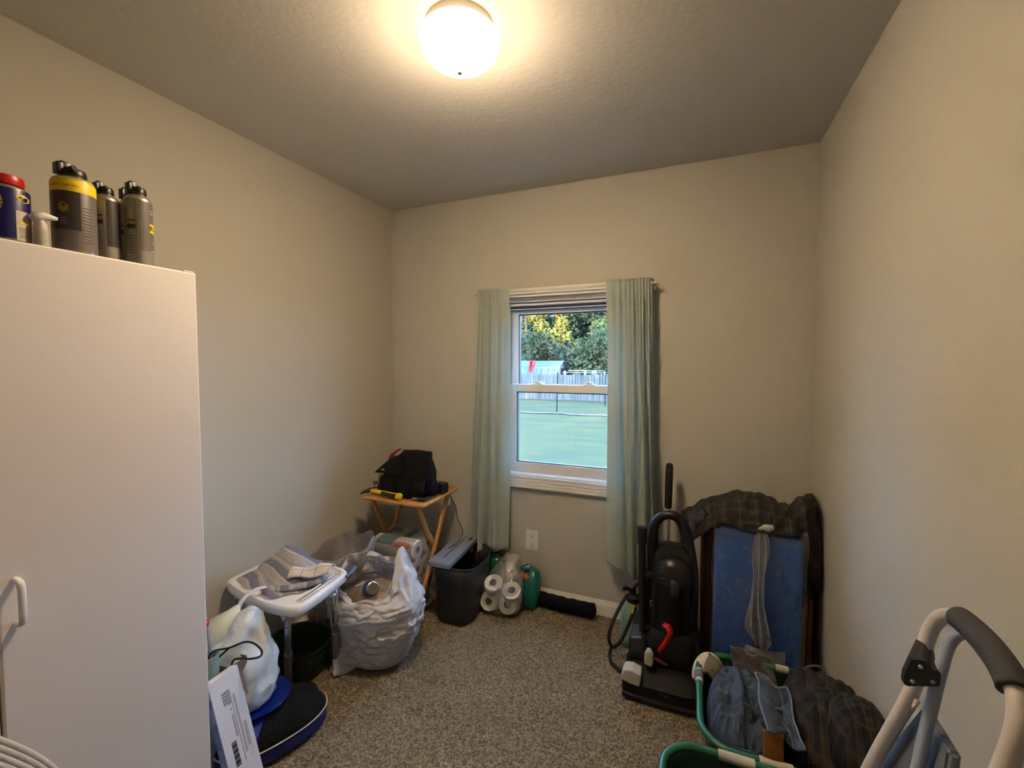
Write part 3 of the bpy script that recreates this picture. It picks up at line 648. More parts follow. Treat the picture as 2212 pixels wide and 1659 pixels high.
# ------------------------------------------------------------------ folding tray table and what lies on it
def tray_table():
    WD = mat('honey_wood', (0.76, 0.56, 0.32), 0.45, var=.22, vscale=14, stretch=(1, 8, 8), bump=.05)
    x0, x1, y0, y1, z = -1.745, -1.325, 1.955, 2.335, .66
    t = thing('tray_table', 'small folding wooden tray table in the back left corner', 'table', ((x0+x1)/2, (y0+y1)/2, 0))
    bm = bmesh.new(); box(bm, x0, x1, y0, y1, z-.018, z, .007, seg=3); link('tabletop', bm, WD, t)
    bm = bmesh.new(); box(bm, x0+.10, x1-.17, y0+.02, y0+.05, z-.034, z-.018, .003); link('batten', bm, WD, t); bm = bmesh.new(); box(bm, x0+.10, x1-.17, y1-.06, y1-.03, z-.034, z-.018, .003); link('batten', bm, WD, t)
    for x in (x0+.055, x1-.055):
        for k in (0, 1):
            xx = x+(.011 if k else -.011)
            a, b = ((xx, y0+.04, z-.02), (xx, y1-.01, 0.002)) if k == 0 else ((xx, y1-.05, z-.02), (xx, y0-.02, 0.002))
            bm = bmesh.new(); d = (V(b)-V(a)); L = d.length
            M4 = Matrix.Translation((V(a)+V(b))/2) @ d.to_track_quat('Z', 'X').to_matrix().to_4x4()
            box(bm, -.014, .014, -.009, .009, -L/2, L/2, .005, mtx=M4, seg=2); link('leg', bm, WD, t)
    for y, zz in ((y1-.06, .12), (y0+.06, .12), ((y0+y1)/2, .345)):
        bm = bmesh.new(); tube(bm, [(x0+.05, y, zz), (x1-.05, y, zz)], .009, 10); link('crossbar', bm, WD, t)
    reparent_world(t)
    T = z+.001
    # tool bag
    b = thing('tool_bag', 'black cloth tool bag slumped on the wooden tray table', 'bag', (-1.53, 2.13, T))
    bm = bmesh.new()
    def dsp(p, th, i): n = noise.noise_vector(p*9); return n*.012+V((0, 0, 0))
    secs = [(-1.535, 2.12, T, .165, .085, .55), (-1.535, 2.12, T+.03, .178, .095, .55), (-1.54, 2.12, T+.08, .165, .09, .5), (-1.53, 2.12, T+.13, .165, .075, .5), (-1.525, 2.12, T+.17, .158, .058, .5), (-1.50, 2.12, T+.21, .115, .04, .5), (-1.475, 2.12, T+.245, .096, .025, .5), (-1.472, 2.12, T+.256, .092, .012, .5)]
    loft(bm, secs, 48, disp=lambda p, th, i: noise.noise_vector(p*9)*(.010 if i else 0))
    for v in bm.verts: v.co.z = max(v.co.z, T)
    body = link('bag_body', bm, BLACK_CL, b, True)
    bm = bmesh.new(); grid(bm, 12, 10, lambda u, v: V((-1.71+.19*u*(1-.1*v)+.0*v, 2.03+.03*v+.012*math.sin(u*5), T+.125+.10*u*v+.012*v+.02*math.sin(u*3)*v))); solid(link('flap', bm, BLACK_CL, b, True), .006)
    for (x, w_, hh) in ((-1.60, .07, .10), (-1.50, .08, .085), (-1.41, .06, .10)):
        bm = bmesh.new(); loft(bm, [(x, 2.04, T+.002, w_/2, .022, .5), (x, 2.035, T+hh*.5, w_/2*1.05, .026, .5), (x, 2.045, T+hh, w_/2, .018, .5)], 20, disp=lambda p, th, i: noise.noise_vector(p*12)*.004); link('pocket', bm, BLACK_CL, b, True)
    bm = bmesh.new(); loft(bm, [(-1.36, 2.09, T+.03, .03, .04, .8), (-1.352, 2.09, T+.07, .028, .04, .8), (-1.362, 2.1, T+.11, .012, .02, .8)], 18, disp=lambda p, th, i: noise.noise_vector(p*15)*.006); link('side_pouch', bm, NAVY_CL, b, True)
    bm = bmesh.new(); loft(bm, [(-1.635, 2.008, T+.148, .013, .004, 1), (-1.635, 2.006, T+.153, .014, .004, 1), (-1.635, 2.01, T+.158, .010, .004, 1)], 14); link('tag_patch', bm, mat('pale_red_tag', (.72, .38, .33), .6), b, True)
    reparent_world(b)
    # red handle sticking out of the bag
    bm = bmesh.new(); tube(bm, smooth_path([(-1.645, 2.085, T+.195), (-1.632, 2.09, T+.222), (-1.602, 2.095, T+.248), (-1.575, 2.10, T+.262)], 5), [.010, .019, .022, .023, .022, .021, .02, .019, .017, .015, .014, .013, .012, .010, .009, .006], 12, flat=(1, .55))
    tag(link('tool_grip', bm, mat('dull_red_rubber', (.62, .16, .18), .5), None, True), 'dull red rubber grip lying on the top edge of the black tool bag', 'tool')
    # chrome hand tools in the left pocket
    tl = thing('pliers', 'greyish steel pliers sticking out left of the black tool bag', 'pliers', (-1.70, 2.05, T))
    ST = mat('tool_steel', (.55, .53, .50), .35, .9)
    bm = bmesh.new(); tube(bm, smooth_path([(-1.715, 2.05, T+.008), (-1.70, 2.05, T+.05), (-1.692, 2.05, T+.085)], 4), .010, 10); lathe(bm, [(.012, 0), (.018, .012), (.015, .03), (.006, .034)], (-1.72, 2.05, T+.018), 12); link('handle', bm, ST, tl, True)
    bm = bmesh.new(); tube(bm, smooth_path([(-1.692, 2.05, T+.085), (-1.684, 2.05, T+.105), (-1.672, 2.048, T+.118), (-1.662, 2.046, T+.112)], 4), [.008, .012, .013, .014, .014, .013, .012, .011, .010, .009, .008, .007, .006], 10); box(bm, -1.732, -1.708, 2.03, 2.052, T+.052, T+.072, .006)
    link('jaw', bm, ST, tl, True); reparent_world(tl)
    # hammer
    hm = thing('claw_hammer', 'claw hammer with yellow and black handle lying on the tray table', 'hammer', (-1.62, 2.0, T))
    a = V((-1.715, 2.003, T+.026)); e = V((-1.492, 1.975, T+.021)); d = e-a
    bm = bmesh.new(); tube(bm, [a, a+d*.35, a+d*.42], [.013, .0135, .0135], 14, flat=(1, .8)); link('upper_handle', bm, YELL, hm, True)
    bm = bmesh.new(); tube(bm, [a+d*.40, a+d*.5, a+d*.7, a+d*.92], [.0145, .016, .0155, .017], 14, flat=(1, .8)); link('grip', bm, BLACK_RB, hm, True)
    bm = bmesh.new(); tube(bm, [a+d*.90, a+d*.94, a+d*1.0, a+d*1.015], [.018, .021, .022, .017], 16, flat=(1, .9)); tube(bm, [a+d*.42+V((0, -.004, .012)), a+d*.92+V((0, -.004, .015))], .004, 8); link('end_cap', bm, YELL, hm, True)
    HM = mat('forged_steel', (.30, .27, .24), .45, .8)
    bm = bmesh.new(); tube(bm, smooth_path([a+V((.02, .035, 0)), a+V((0, .012, 0)), a+V((-.012, -.008, 0)), a+V((-.03, -.03, -.006)), a+V((-.048, -.034, -.018))], 4), [.013, .013, .012, .012, .012, .014, .014, .014, .013, .012, .011, .009, .008, .007, .006, .005, .004], 12); link('claw_head', bm, HM, hm, True)
    reparent_world(hm)
    # tape measure and dark case
    tm = thing('tape_measure', 'dark boxy tape measure at the right back of the tray table', 'tape measure', (-1.355, 2.24, T))
    bm = bmesh.new(); box(bm, -1.395, -1.325, 2.16, 2.22, T, T+.062, .010, seg=3); link('case', bm, mat('dark_teal_plastic', (.07, .085, .09), .45), tm)
    bm = bmesh.new(); box(bm, -1.385, -1.335, 2.17, 2.21, T+.061, T+.0645, .002); link('top_label', bm, DGREY, tm); reparent_world(tm)
    kn = thing('utility_knife_case', 'flat dark tool case with a white mark on the front of the tray table', 'tool', (-1.385, 2.03, T))
    bm = bmesh.new(); box(bm, -1.435, -1.345, 2.0, 2.075, T, T+.022, .008, seg=3, mtx=None); link('case', bm, BLACK_PL, kn)
    bm = bmesh.new(); box(bm, -1.428, -1.398, 1.9985, 2.0, T+.010, T+.017, 0); link('white_mark', bm, PRWHITE, kn); reparent_world(kn)
tray_table()

# ------------------------------------------------------------------ bin with shredder head
def waste_bin():
    BN = mat('dark_bin_plastic', (.13, .135, .155), .5, bump=.08, bscale=200)
    b = thing('waste_bin', 'dark grey rectangular waste bin standing below the left curtain', 'bin', (-1.21, 2.17, 0))
    bm = bmesh.new(); cx, cy = -1.20, 2.165
    def dip(p, th, i): return V((0, 0, 0))
    s = [(cx, cy, .0015, .095, .150, .42), (cx, cy, .01, .098, .153, .42), (cx, cy, .12, .108, .160, .45), (cx, cy, .24, .116, .168, .5), (cx, cy, .325, .122, .175, .55)]
    def arch(p, th, i):
        k = i/4.0; return V((0, 0, -.028*(k**3)*(1-abs(math.sin(th)))))
    loft(bm, s, 56, cap1=False, disp=arch); o = link('bin_body', bm, BN, b, True, 50); solid(o, .003, -1)
    rg = []
    for k in range(56):
        t = 2*PI*k/56; a, c = se(t, .55); rg.append(V((cx+.122*a, cy+.175*c, .325-.028*(1-abs(math.sin(t))))))
    bm = bmesh.new(); tube(bm, rg+[rg[0]], .0042, 8, cap=False); link('rim', bm, BN, b, True)
    reparent_world(b)
    s = thing('paper_shredder', 'grey paper shredder head resting across the dark waste bin', 'shredder', (-1.25, 2.15, .335))
    GM = mat('slate_grey_plastic', (.46, .49, .54), .4); M4 = Matrix.Translation((-1.247, 2.145, .347)) @ Matrix.Rotation(math.radians(3), 4, 'Z') @ Matrix.Rotation(math.radians(1.5), 4, 'X')
    bm = bmesh.new(); box(bm, -.066, .066, -.185, .185, -.012, .018, .006, mtx=M4, seg=3); link('housing', bm, GM, s)
    bm = bmesh.new(); box(bm, -.005, .003, -.12, .13, .0165, .0185, .0008, mtx=M4); box(bm, .03, .045, .13, .16, .017, .022, .001, mtx=M4); link('feed_slot', bm, BLACK_PL, s)
    bm = bmesh.new(); box(bm, -.052, .052, -.16, .16, -.03, -.012, .003, mtx=M4); link('cutter_case', bm, BLACK_PL, s)
    bm = bmesh.new(); tube(bm, smooth_path([(-1.268, 2.12, .372), (-1.265, 2.20, .368), (-1.295, 2.33, .37), (-1.345, 2.405, .385), (-1.385, 2.425, .43), (-1.40, 2.428, .50), (-1.435, 2.428, .56), (-1.455, 2.428, .64)], 7), .0022, 6); link('cord', bm, BLACK_RB, s, True)
    bm = bmesh.new(); box(bm, -.076, -.060, -.10, -.03, .012, .022, .004, mtx=M4); link('latch', bm, BLACK_PL, s)
    reparent_world(s)
waste_bin()

# ------------------------------------------------------------------ paper goods
PAPER = mat('tissue_paper', (.90, .885, .85), .95, bump=.25, bscale=140, spec=.1); CORE = mat('cardboard_core', (.36, .31, .30), .9)
FILM = clear_film('poly_wrap', (.95, .95, .93), .07, .22, .16, bump=.7, bscale=26, hazecol=(.62, .60, .54))
TEAL = mat('teal_print_film', (.05, .38, .36), .3); ORNG = mat('orange_print', (.86, .42, .20), .4); TEALD = mat('dark_teal_print', (.04, .22, .23), .35)
def paper_roll(parent, c, ax, r, L, rc=.02):
    q = V(ax).normalized().to_track_quat('Z', 'Y').to_matrix().to_4x4(); M4 = Matrix.Translation(V(c)) @ q
    bm = bmesh.new(); lathe(bm, [(rc, -L/2+.001), (r*.93, -L/2), (r, -L/2+.004), (r, L/2-.004), (r*.93, L/2), (rc, L/2-.001), (rc, -L/2+.001)], (0, 0, 0), 30, mtx=M4, cap=False)
    o = link('paper_roll', bm, PAPER, parent, True, 40)
    bm = bmesh.new(); lathe(bm, [(rc, -L/2+.002), (rc, L/2-.002)], (0, 0, 0), 20, mtx=M4, cap=False); lathe(bm, [(rc, -L/4), (rc, -L/4+.001)], (0, 0, 0), 20, mtx=M4)
    link('core', bm, CORE, o, True); return o
def towels():
    t = thing('paper_towel_pack', 'shrink-wrapped pack of stacked paper towel rolls under the tray table', 'paper towels', (-1.55, 2.06, 0))
    r = .0535
    for j in range(2):
        for i in range(4): paper_roll(t, (-1.545, 2.02+j*.108, r+.002+i*.1075), (1, 0, 0), r, .275, .018)
    bm = bmesh.new(); f = []
    # printed film over the top front roll
    def wr(u, v): a = PI*(.5+.40)-v*PI*.62; return V((-1.68+.15*u, 2.02-.0548*math.cos(PI-a)*-1 if False else 2.02+.0550*math.cos(a), .3245+r*0+.002+.0550*math.sin(a)+.0535))
    bm2 = bmesh.new(); grid(bm2, 6, 12, lambda u, v: (lambda a: V((-1.665+.115*u+.03*v, 2.02+.0548*math.cos(a), .378+.0548*math.sin(a))))(PI*.86-PI*.46*v)); link('teal_label', bm2, TEAL, t, True)
    bm2 = bmesh.new(); grid(bm2, 6, 8, lambda u, v: (lambda a: V((-1.555+.11*u+.02*math.sin(v*PI), 2.02+.0552*math.cos(a), .378+.0552*math.sin(a))))(PI*.90-PI*.20*v*(0.4+.6*math.sin(u*PI/2+.5)))); link('orange_label', bm2, ORNG, t, True)
    bm2 = bmesh.new(); grid(bm2, 10, 8, lambda u, v: V((-1.66+.19*u, 2.03+.10*v, .434+.004*math.sin(u*9)))); link('dark_label', bm2, TEALD, t, True)
    bm.free(); bm = bmesh.new()
    loft(bm, [(-1.69, 0, 0, .01, .01, .4)], 4) if False else None
    bm = bmesh.new(); box(bm, -1.688, -1.402, 1.9625, 2.186, .003, .4365, .03, seg=4); o = link('wrap_film', bm, FILM, t, True)
    reparent_world(t)
towels()
def toilet_paper():
    t = thing('toilet_paper_pack', 'torn clear pack of toilet rolls standing right of the dark bin', 'toilet paper', (-1.0, 2.27, 0))
    ax = V((.10, -.50, .86)).normalized(); rtv = V((1, .12, 0)).normalized(); dn = ax.cross(rtv).normalized()
    if dn.y < 0: dn = -dn
    L = .098; r = .053; base = V((-1.035, 2.235, .135))
    # two upper rolls and two lower rolls, leaning forward
    paper_roll(t, base, ax, r, L, .021)
    paper_roll(t, base+V((.108, .012, -.028)), ax, r, L, .021)
    paper_roll(t, (-1.052, 2.232, .054), V((.05, -.9, .42)), .052, L, .021)
    paper_roll(t, (-.940, 2.240, .054), V((.05, -.9, .42)), .052, L, .021)
    paper_roll(t, (-1.045, 2.345, .054), V((0, 0, 1)), .052, L, .021)
    bm = bmesh.new()
    loft(bm, [(-.995, 2.27, .004, .10, .075, .6), (-.995, 2.265, .03, .122, .095, .6), (-.995, 2.268, .10, .125, .10, .6), (-.992, 2.275, .16, .118, .088, .7), (-.985, 2.30, .205, .085, .06, .8), (-.98, 2.33, .25, .06, .035, .9), (-.965, 2.36, .285, .05, .012, 1)], 60, cap1=False,
         disp=lambda p, th, i: noise.noise_vector(p*22)*.008*(1+i*.35)+V((0, 0, .006*crumple(p, 18, 2)*(i > 1))))
    for v in bm.verts: v.co.z = max(v.co.z, .003); v.co.y = min(v.co.y, YB-.02)
    link('clear_wrap', bm, FILM, t, True)
    bm = bmesh.new()
    loft(bm, [(-.862, 2.36, .004, .045, .05, .6), (-.860, 2.355, .05, .052, .055, .6), (-.856, 2.355, .11, .055, .05, .6), (-.853, 2.36, .17, .053, .045, .7), (-.858, 2.37, .205, .043, .03, .7), (-.87, 2.38, .225, .022, .012, .8)], 40, disp=lambda p, th, i: noise.noise_vector(p*25)*.008*(i > 0)+V((0, 0, 0)))
    for v in bm.verts: v.co.z = max(v.co.z, .003)
    w1 = link('printed_wrap', bm, TEAL, t, True)
    bm = bmesh.new(); st = []
    for k in range(10):
        a = k*PI/5; rr = .030 if k % 2 == 0 else .017; st.append((rr*math.cos(a), rr*math.sin(a)*.8))
    bm.faces.new([bm.verts.new((-.868+x, 2.298-.1*abs(x), .205+z)) for x, z in st]); bm.faces.new([bm.verts.new((-.945+x*.5, 2.285, .222+z*.6)) for x, z in st]); o = link('orange_star_print', bm, ORNG, w1); solid(o, .002)
    bm = bmesh.new(); loft(bm, [(-.885, 2.33, .225, .030, .018, .8), (-.880, 2.335, .24, .028, .014, .8), (-.865, 2.34, .255, .012, .006, .8)], 18, disp=lambda p, th, i: noise.noise_vector(p*30)*.006); link('crumpled_corner', bm, mat('blue_print_film', (.16, .34, .40), .3), w1, True)
    reparent_world(t)
    # green package standing against the wall behind the pack
    g = thing('green_package', 'dark green plastic package with a yellow mark beside the bin, under the curtain', 'package', (-1.10, 2.385, 0))
    bm = bmesh.new(); loft(bm, [(-1.115, 2.375, .004, .070, .04, .5), (-1.112, 2.375, .10, .072, .045, .5), (-1.110, 2.375, .19, .070, .045, .6), (-1.108, 2.378, .235, .058, .034, .7), (-1.105, 2.38, .258, .028, .02, .8)], 40, disp=lambda p, th, i: noise.noise_vector(p*22)*.007*(i > 0))
    link('packet', bm, mat('dark_green_film', (.03, .36, .28), .28), g, True)
    bm = bmesh.new(); bm.faces.new([bm.verts.new((-1.155+.016*math.cos(a), 2.325, .205+.018*math.sin(a))) for a in [k*PI/5 for k in range(10)]]); solid(link('yellow_mark', bm, YELL, g), .002)
    bm = bmesh.new(); tube(bm, smooth_path([(-1.105, 2.37, .262), (-1.075, 2.375, .258), (-1.055, 2.38, .235)], 5), .010, 8, flat=(1, .4)); link('clear_edge', bm, mat('pale_grey_film', (.50, .56, .58), .3), g, True)
    reparent_world(g)
toilet_paper()
def draft_roll():
    t = bmesh.new(); pts = []; rs = []
    a, b = V((-.875, 2.392, .040)), V((-.478, 2.372, .040))
    for i in range(33):
        k = i/32; pts.append(a+(b-a)*k+V((0, .004*math.sin(k*9), 0))); e = min(1, min(k, 1-k)/.03); rs.append(.040*(.45+.55*math.sqrt(max(0, e))) + .002*math.sin(k*40))
    rg = tube(t, pts, rs, 28, flat=(1.0, .95))
    for v in t.verts: v.co += noise.noise_vector(v.co*20)*.004; v.co.z = max(v.co.z, .001); v.co.y = min(v.co.y, YB-.016)
    tag(link('draft_stopper', t, NAVY_CL, None, True), 'rolled navy cloth draught stopper lying along the back baseboard', 'draft stopper')
draft_roll()

# ------------------------------------------------------------------ shower stool with shirt
def stool():
    ZS = .468
    t = thing('shower_stool', 'white plastic shower stool with aluminium legs by the left wall', 'stool', (-1.62, 1.32, 0))
    out = [(-1.870, 1.285), (-1.85, 1.240), (-1.774, 1.215), (-1.66, 1.192), (-1.56, 1.182), (-1.48, 1.184), (-1.42, 1.198), (-1.394, 1.225), (-1.400, 1.33), (-1.422, 1.46), (-1.435, 1.505), (-1.48, 1.528), (-1.60, 1.535), (-1.74, 1.53), (-1.85, 1.51), (-1.874, 1.42)]
    P = smooth_path([(x, y, 0) for x, y in out], 6, closed=True); c = V((-1.63, 1.35, 0)); n = len(P)
    prof = [(1.0, -.022), (1.01, -.010), (1.0, .004), (.975, .010), (.90, .010), (.885, .004), (.86, .003), (.5, .001), (.02, .0)]
    bm = bmesh.new(); rings = []
    for k, z in [(.93, -.030), (.985, -.030)]+prof:
        rings.append([bm.verts.new(c+(p-c)*k+V((0, 0, ZS+z))) for p in P])
    for i in range(len(rings)-1):
        for j in range(n): bm.faces.new((rings[i][j], rings[i][(j+1) % n], rings[i+1][(j+1) % n], rings[i+1][j]))
    bm.faces.new(rings[-1]); rb = [bm.verts.new(c+(p-c)*.93+V((0, 0, ZS-.014))) for p in P]
    for j in range(n): bm.faces.new((rings[0][j], rings[0][(j+1) % n], rb[(j+1) % n], rb[j]))
    bm.faces.new(rb); link('seat', bm, WHITE_PL, t, True, 50)
    bm = bmesh.new()
    for k in range(2): tube(bm, [(-1.420-.020*k, 1.24, ZS+.010), (-1.446-.020*k, 1.46, ZS+.010)], .004, 8)
    link('moulded_rib', bm, WHITE_PL, t, True)
    bm = bmesh.new(); tube(bm, smooth_path([(-1.425, 1.485, ZS-.004), (-1.43, 1.53, ZS+.001), (-1.44, 1.565, ZS+.006)], 4), .009, 10, flat=(1, .6)); link('side_clip', bm, mat('blue_grey_plastic', (.30, .42, .56), .4), t, True)
    tops = [(-1.475, 1.225), (-1.435, 1.43), (-1.80, 1.27), (-1.80, 1.46)]; feet = [(-1.605, 1.33), (-1.505, 1.505), (-1.845, 1.275), (-1.84, 1.53)]
    for (ax_, ay), (bx, by) in zip(tops, feet):
        a, b = V((ax_, ay, ZS-.02)), V((bx, by, .012)); d = b-a
        bm = bmesh.new(); tube(bm, [a, a+d*.60], .0125, 16); lg = link('leg', bm, ALU, t, True)
        bm = bmesh.new(); tube(bm, [a+d*.55, a+d*.56, a+d*.96], [.0165, .0155, .0155], 16); link('lower_leg', bm, mat('matt_aluminium', (.66, .66, .68), .4, .7), lg, True)
        bm = bmesh.new(); lathe(bm, [(.028, 0), (.03, .004), (.024, .012), (.018, .03), (.018, .045)], (bx, by, .001), 20); link('rubber_foot', bm, mat('pale_rubber', (.62, .58, .52), .7), lg, True, 40)
        bm = bmesh.new()
        for k in range(5): q = a+d*(.12+.09*k); lathe(bm, [(.0035, 0), (.0035, .0006)], (0, 0, 0), 10, mtx=Matrix.Translation(q+V((.006, -.0115, 0))) @ Matrix.Rotation(PI/2, 4, 'X'))
        link('height_holes', bm, BLACK_PL, lg)
    bm = bmesh.new(); tube(bm, smooth_path([(-1.46, 1.20, ZS-.05), (-1.55, 1.25, ZS-.035), (-1.72, 1.38, ZS-.035), (-1.80, 1.44, ZS-.05)], 5), .010, 10); tube(bm, smooth_path([(-1.41, 1.41, ZS-.05), (-1.55, 1.36, ZS-.035), (-1.72, 1.28, ZS-.035), (-1.80, 1.24, ZS-.05)], 5), .010, 10); link('brace', bm, ALU, t, True)
    reparent_world(t)
    # striped shirt heaped on the seat
    T = ZS+.004
    ST = uv_pattern('striped_shirt', (.62, .60, .585), [(0, 2.6, .1, .34, (.43, .43, .51), .8), (0, 5.2, .30, .07, (.78, .76, .73), .7), (0, 5.2, .0, .05, (.36, .36, .44), .6)])
    s = thing('striped_shirt', 'blue-grey striped shirt crumpled on the white shower stool', 'shirt', (-1.62, 1.32, T))
    bm = bmesh.new()
    def h(u, v):
        a = u*2-1; b = v*2-1; ang = math.atan2(b, a); r = math.sqrt(a*a+b*b); mx = max(abs(a), abs(b), 1e-6); r2_ = mx
        dx, dy = (a/r, b/r) if r > 1e-6 else (0, 0)
        edge = 1+.12*math.sin(ang*5+.8)+.08*math.sin(ang*9)
        x = -1.655+dx*r2_*.205*edge; y = 1.375+dy*r2_*.152*edge
        k = max(0, 1-r2_**2.2); hill = .085*math.exp(-((x+1.69)**2/.014+(y-1.43)**2/.008))+.030
        z = T+k*hill*(1+.25*fb((x*1, y*1, 0), 9, 2, 3))+k*.010*ridge((x*.7+y*.5, y*.6, 0), 22, 2)+.006*k
        return V((x, y, max(z, T+.001)))
    grid(bm, 70, 70, h, uvscale=(1, 1))
    uvl = bm.loops.layers.uv.verify()
    for f in bm.faces:
        for l in f.loops: p = l.vert.co; q = (p.y-1.23)*2.9+(p.x+1.6)*.9+.10*noise.noise(p*9)+(p.z-T)*2.5; l[uvl].uv = (q, p.x*3)
    link('shirt_body', bm, ST, s, True)
    CH = uv_pattern('check_cuff', (.80, .77, .73), [(0, 3, .1, .07, (.48, .47, .46), .7), (1, 2.5, .2, .07, (.48, .47, .46), .7)])
    bm = bmesh.new()
    M4 = Matrix.Translation((-1.515, 1.385, T+.056)) @ Matrix.Rotation(math.radians(28), 4, 'Z') @ Matrix.Rotation(math.radians(-4), 4, 'Y')
    grid(bm, 24, 16, lambda u, v: M4 @ V(((u-.5)*.17, (v-.5)*.095, .022*math.cos((v-.5)*PI*.95)+.006*math.sin(u*8+v*3)-.012)))
    solid(link('checked_cuff', bm, CH, s, True), .006)
    bm = bmesh.new(); tube(bm, smooth_path([(-1.585, 1.262, T+.012), (-1.54, 1.28, T+.018), (-1.49, 1.33, T+.018), (-1.46, 1.40, T+.016)], 6), [.010]+[.017]*17+[.008], 14, flat=(1, .7))
    uvl = bm.loops.layers.uv.verify()
    for f in bm.faces:
        for l in f.loops: p = l.vert.co; l[uvl].uv = ((p.x+p.y)*2.7, 0)
    link('sleeve', bm, ST, s, True)
    reparent_world(s)
stool()

# ------------------------------------------------------------------ bin bags
BAGW = mat('white_bag_film', (.95, .94, .95), .30, bump=.7, bscale=26, spec=.6, translucent=.35, trcol=(.75, .73, .72))
BAGT = mat('thin_bag_film', (.80, .77, .75), .32, bump=.8, bscale=24, spec=.6, alpha=.62, translucent=.3)
def trash_bag():
    t = thing('trash_bag', 'full white bin bag with a pulled-up peak, in front of the tray table', 'bag', (-1.39, 1.64, 0))
    cx, cy = -1.395, 1.655; N_ = 200; prof = [(.075, .003), (.135, .010), (.165, .05), (.19, .11), (.215, .18), (.233, .25), (.232, .31), (.210, .36), (.190, .40), (.183, .425)]
    Q = []
    for i in range(len(prof)-1):
        for k in range(10): s = k/10; Q.append((prof[i][0]*(1-s)+prof[i+1][0]*s, prof[i][1]*(1-s)+prof[i+1][1]*s))
    Q.append(prof[-1]); bm = bmesh.new(); rings = []
    for i, (r, z) in enumerate(Q):
        hk = z/.425; rg = []
        for k in range(N_):
            th = 2*PI*k/N_; rx = r*(1.0+.03*math.cos(2*th)); ry = r*.80
            x = cx+rx*math.cos(th); y = cy+ry*math.sin(th); zz = z
            # diagonal pull folds
            a = th*4.5+z*26; p = V((x, y, z))
            fold = .013*ridge((math.cos(th)*1.1+z*2.5, math.sin(th)*1.1-z*2.0, z*7.5), 2.4, 1)+.009*ridge((math.cos(th)*1.5-z*5, math.sin(th)*1.5+z*3, z*16), 1.9, 4)+.0045*ridge((math.cos(th)*3+z*6, math.sin(th)*3, z*34), 2.0, 9)-.010
            fold *= min(1, z*12)
            x += math.cos(th)*fold; y += math.sin(th)*fold
            # tip at the near left
            d = (th-math.radians(238)+PI) % (2*PI)-PI
            if z < .15: w = math.exp(-d*d/.07)*(1-z/.15)**1.3; x += math.cos(math.radians(262))*.115*w; y += math.sin(math.radians(262))*.115*w; zz = z*(1-.4*w)
            if hk > .8:   # rim: raised ear at right rear, low lip in front
                w = (hk-.8)/.2; e = (th-math.radians(2)+PI) % (2*PI)-PI; e2 = (th-math.radians(268)+PI) % (2*PI)-PI; e3 = (th-math.radians(150)+PI) % (2*PI)-PI
                zz += w*(.135*math.exp(-e*e/.20)-.075*math.exp(-e2*e2/.9)+.03*math.exp(-e3*e3/.3))+w*.008*math.sin(th*9)
                x -= w*math.cos(th)*.060*math.exp(-e*e/.25)
            rg.append(bm.verts.new((x, y, max(.002, zz))))
        rings.append(rg)
    for i in range(len(rings)-1):
        for k in range(N_): bm.faces.new((rings[i][k], rings[i][(k+1) % N_], rings[i+1][(k+1) % N_], rings[i+1][k]))
    bm.faces.new(rings[0]); o = link('bag_film', bm, BAGW, t, True); solid(o, .0008)
    # torn flap hanging over the front of the rim
    bm = bmesh.new()
    def fl(u, v):
        th = math.radians(205+120*u); r = .212+.012*math.sin(u*14)+.004*v; z = .335-.075*v*(.6+.4*math.sin(u*PI))+.012*math.sin(u*11)
        r = .212+(.232-.190)*min(1, v)*.75+.006*ridge((u*6, v*3, 1), 1)
        return V((cx+r*1.0*math.cos(th), cy+r*.81*math.sin(th), z+.03*abs(u-.5)))
    grid(bm, 60, 12, fl); solid(link('folded_rim', bm, BAGW, t, True), .0008)
    # rubbish seen in the opening
    bm = bmesh.new(); loft(bm, [(cx, cy, .05, .13, .10, 1), (cx, cy, .22, .19, .14, 1), (cx, cy, .30, .17, .13, 1), (cx+.02, cy+.02, .345, .09, .07, 1), (cx+.02, cy+.02, .352, .01, .01, 1)], 40, disp=lambda p, th, i: noise.noise_vector(p*14)*.018)
    rb = link('crumpled_rubbish', bm, mat('brown_waste', (.50, .43, .33), .9, var=.4, vscale=20), t, True)
    reparent_world(t)
    c = thing('tin_can', 'small empty tin can showing in the white bin bag opening', 'can', (-1.36, 1.60, .36))
    M4 = Matrix.Translation((-1.385, 1.60, .368)) @ Matrix.Rotation(math.radians(70), 4, 'Y') @ Matrix.Rotation(.4, 4, 'X')
    bm = bmesh.new(); lathe(bm, [(.026, -.03), (.028, -.028), (.028, .028), (.025, .03), (.024, .024), (.001, .024)], (0, 0, 0), 24, mtx=M4); link('can_body', bm, STEEL, c, True, 40)
    bm = bmesh.new(); lathe(bm, [(.0285, -.018), (.0285, .018)], (0, 0, 0), 24, mtx=M4, cap=False); link('paper_label', bm, mat('blue_tin_label', (.14, .22, .42), .4), c, True); reparent_world(c)
trash_bag()
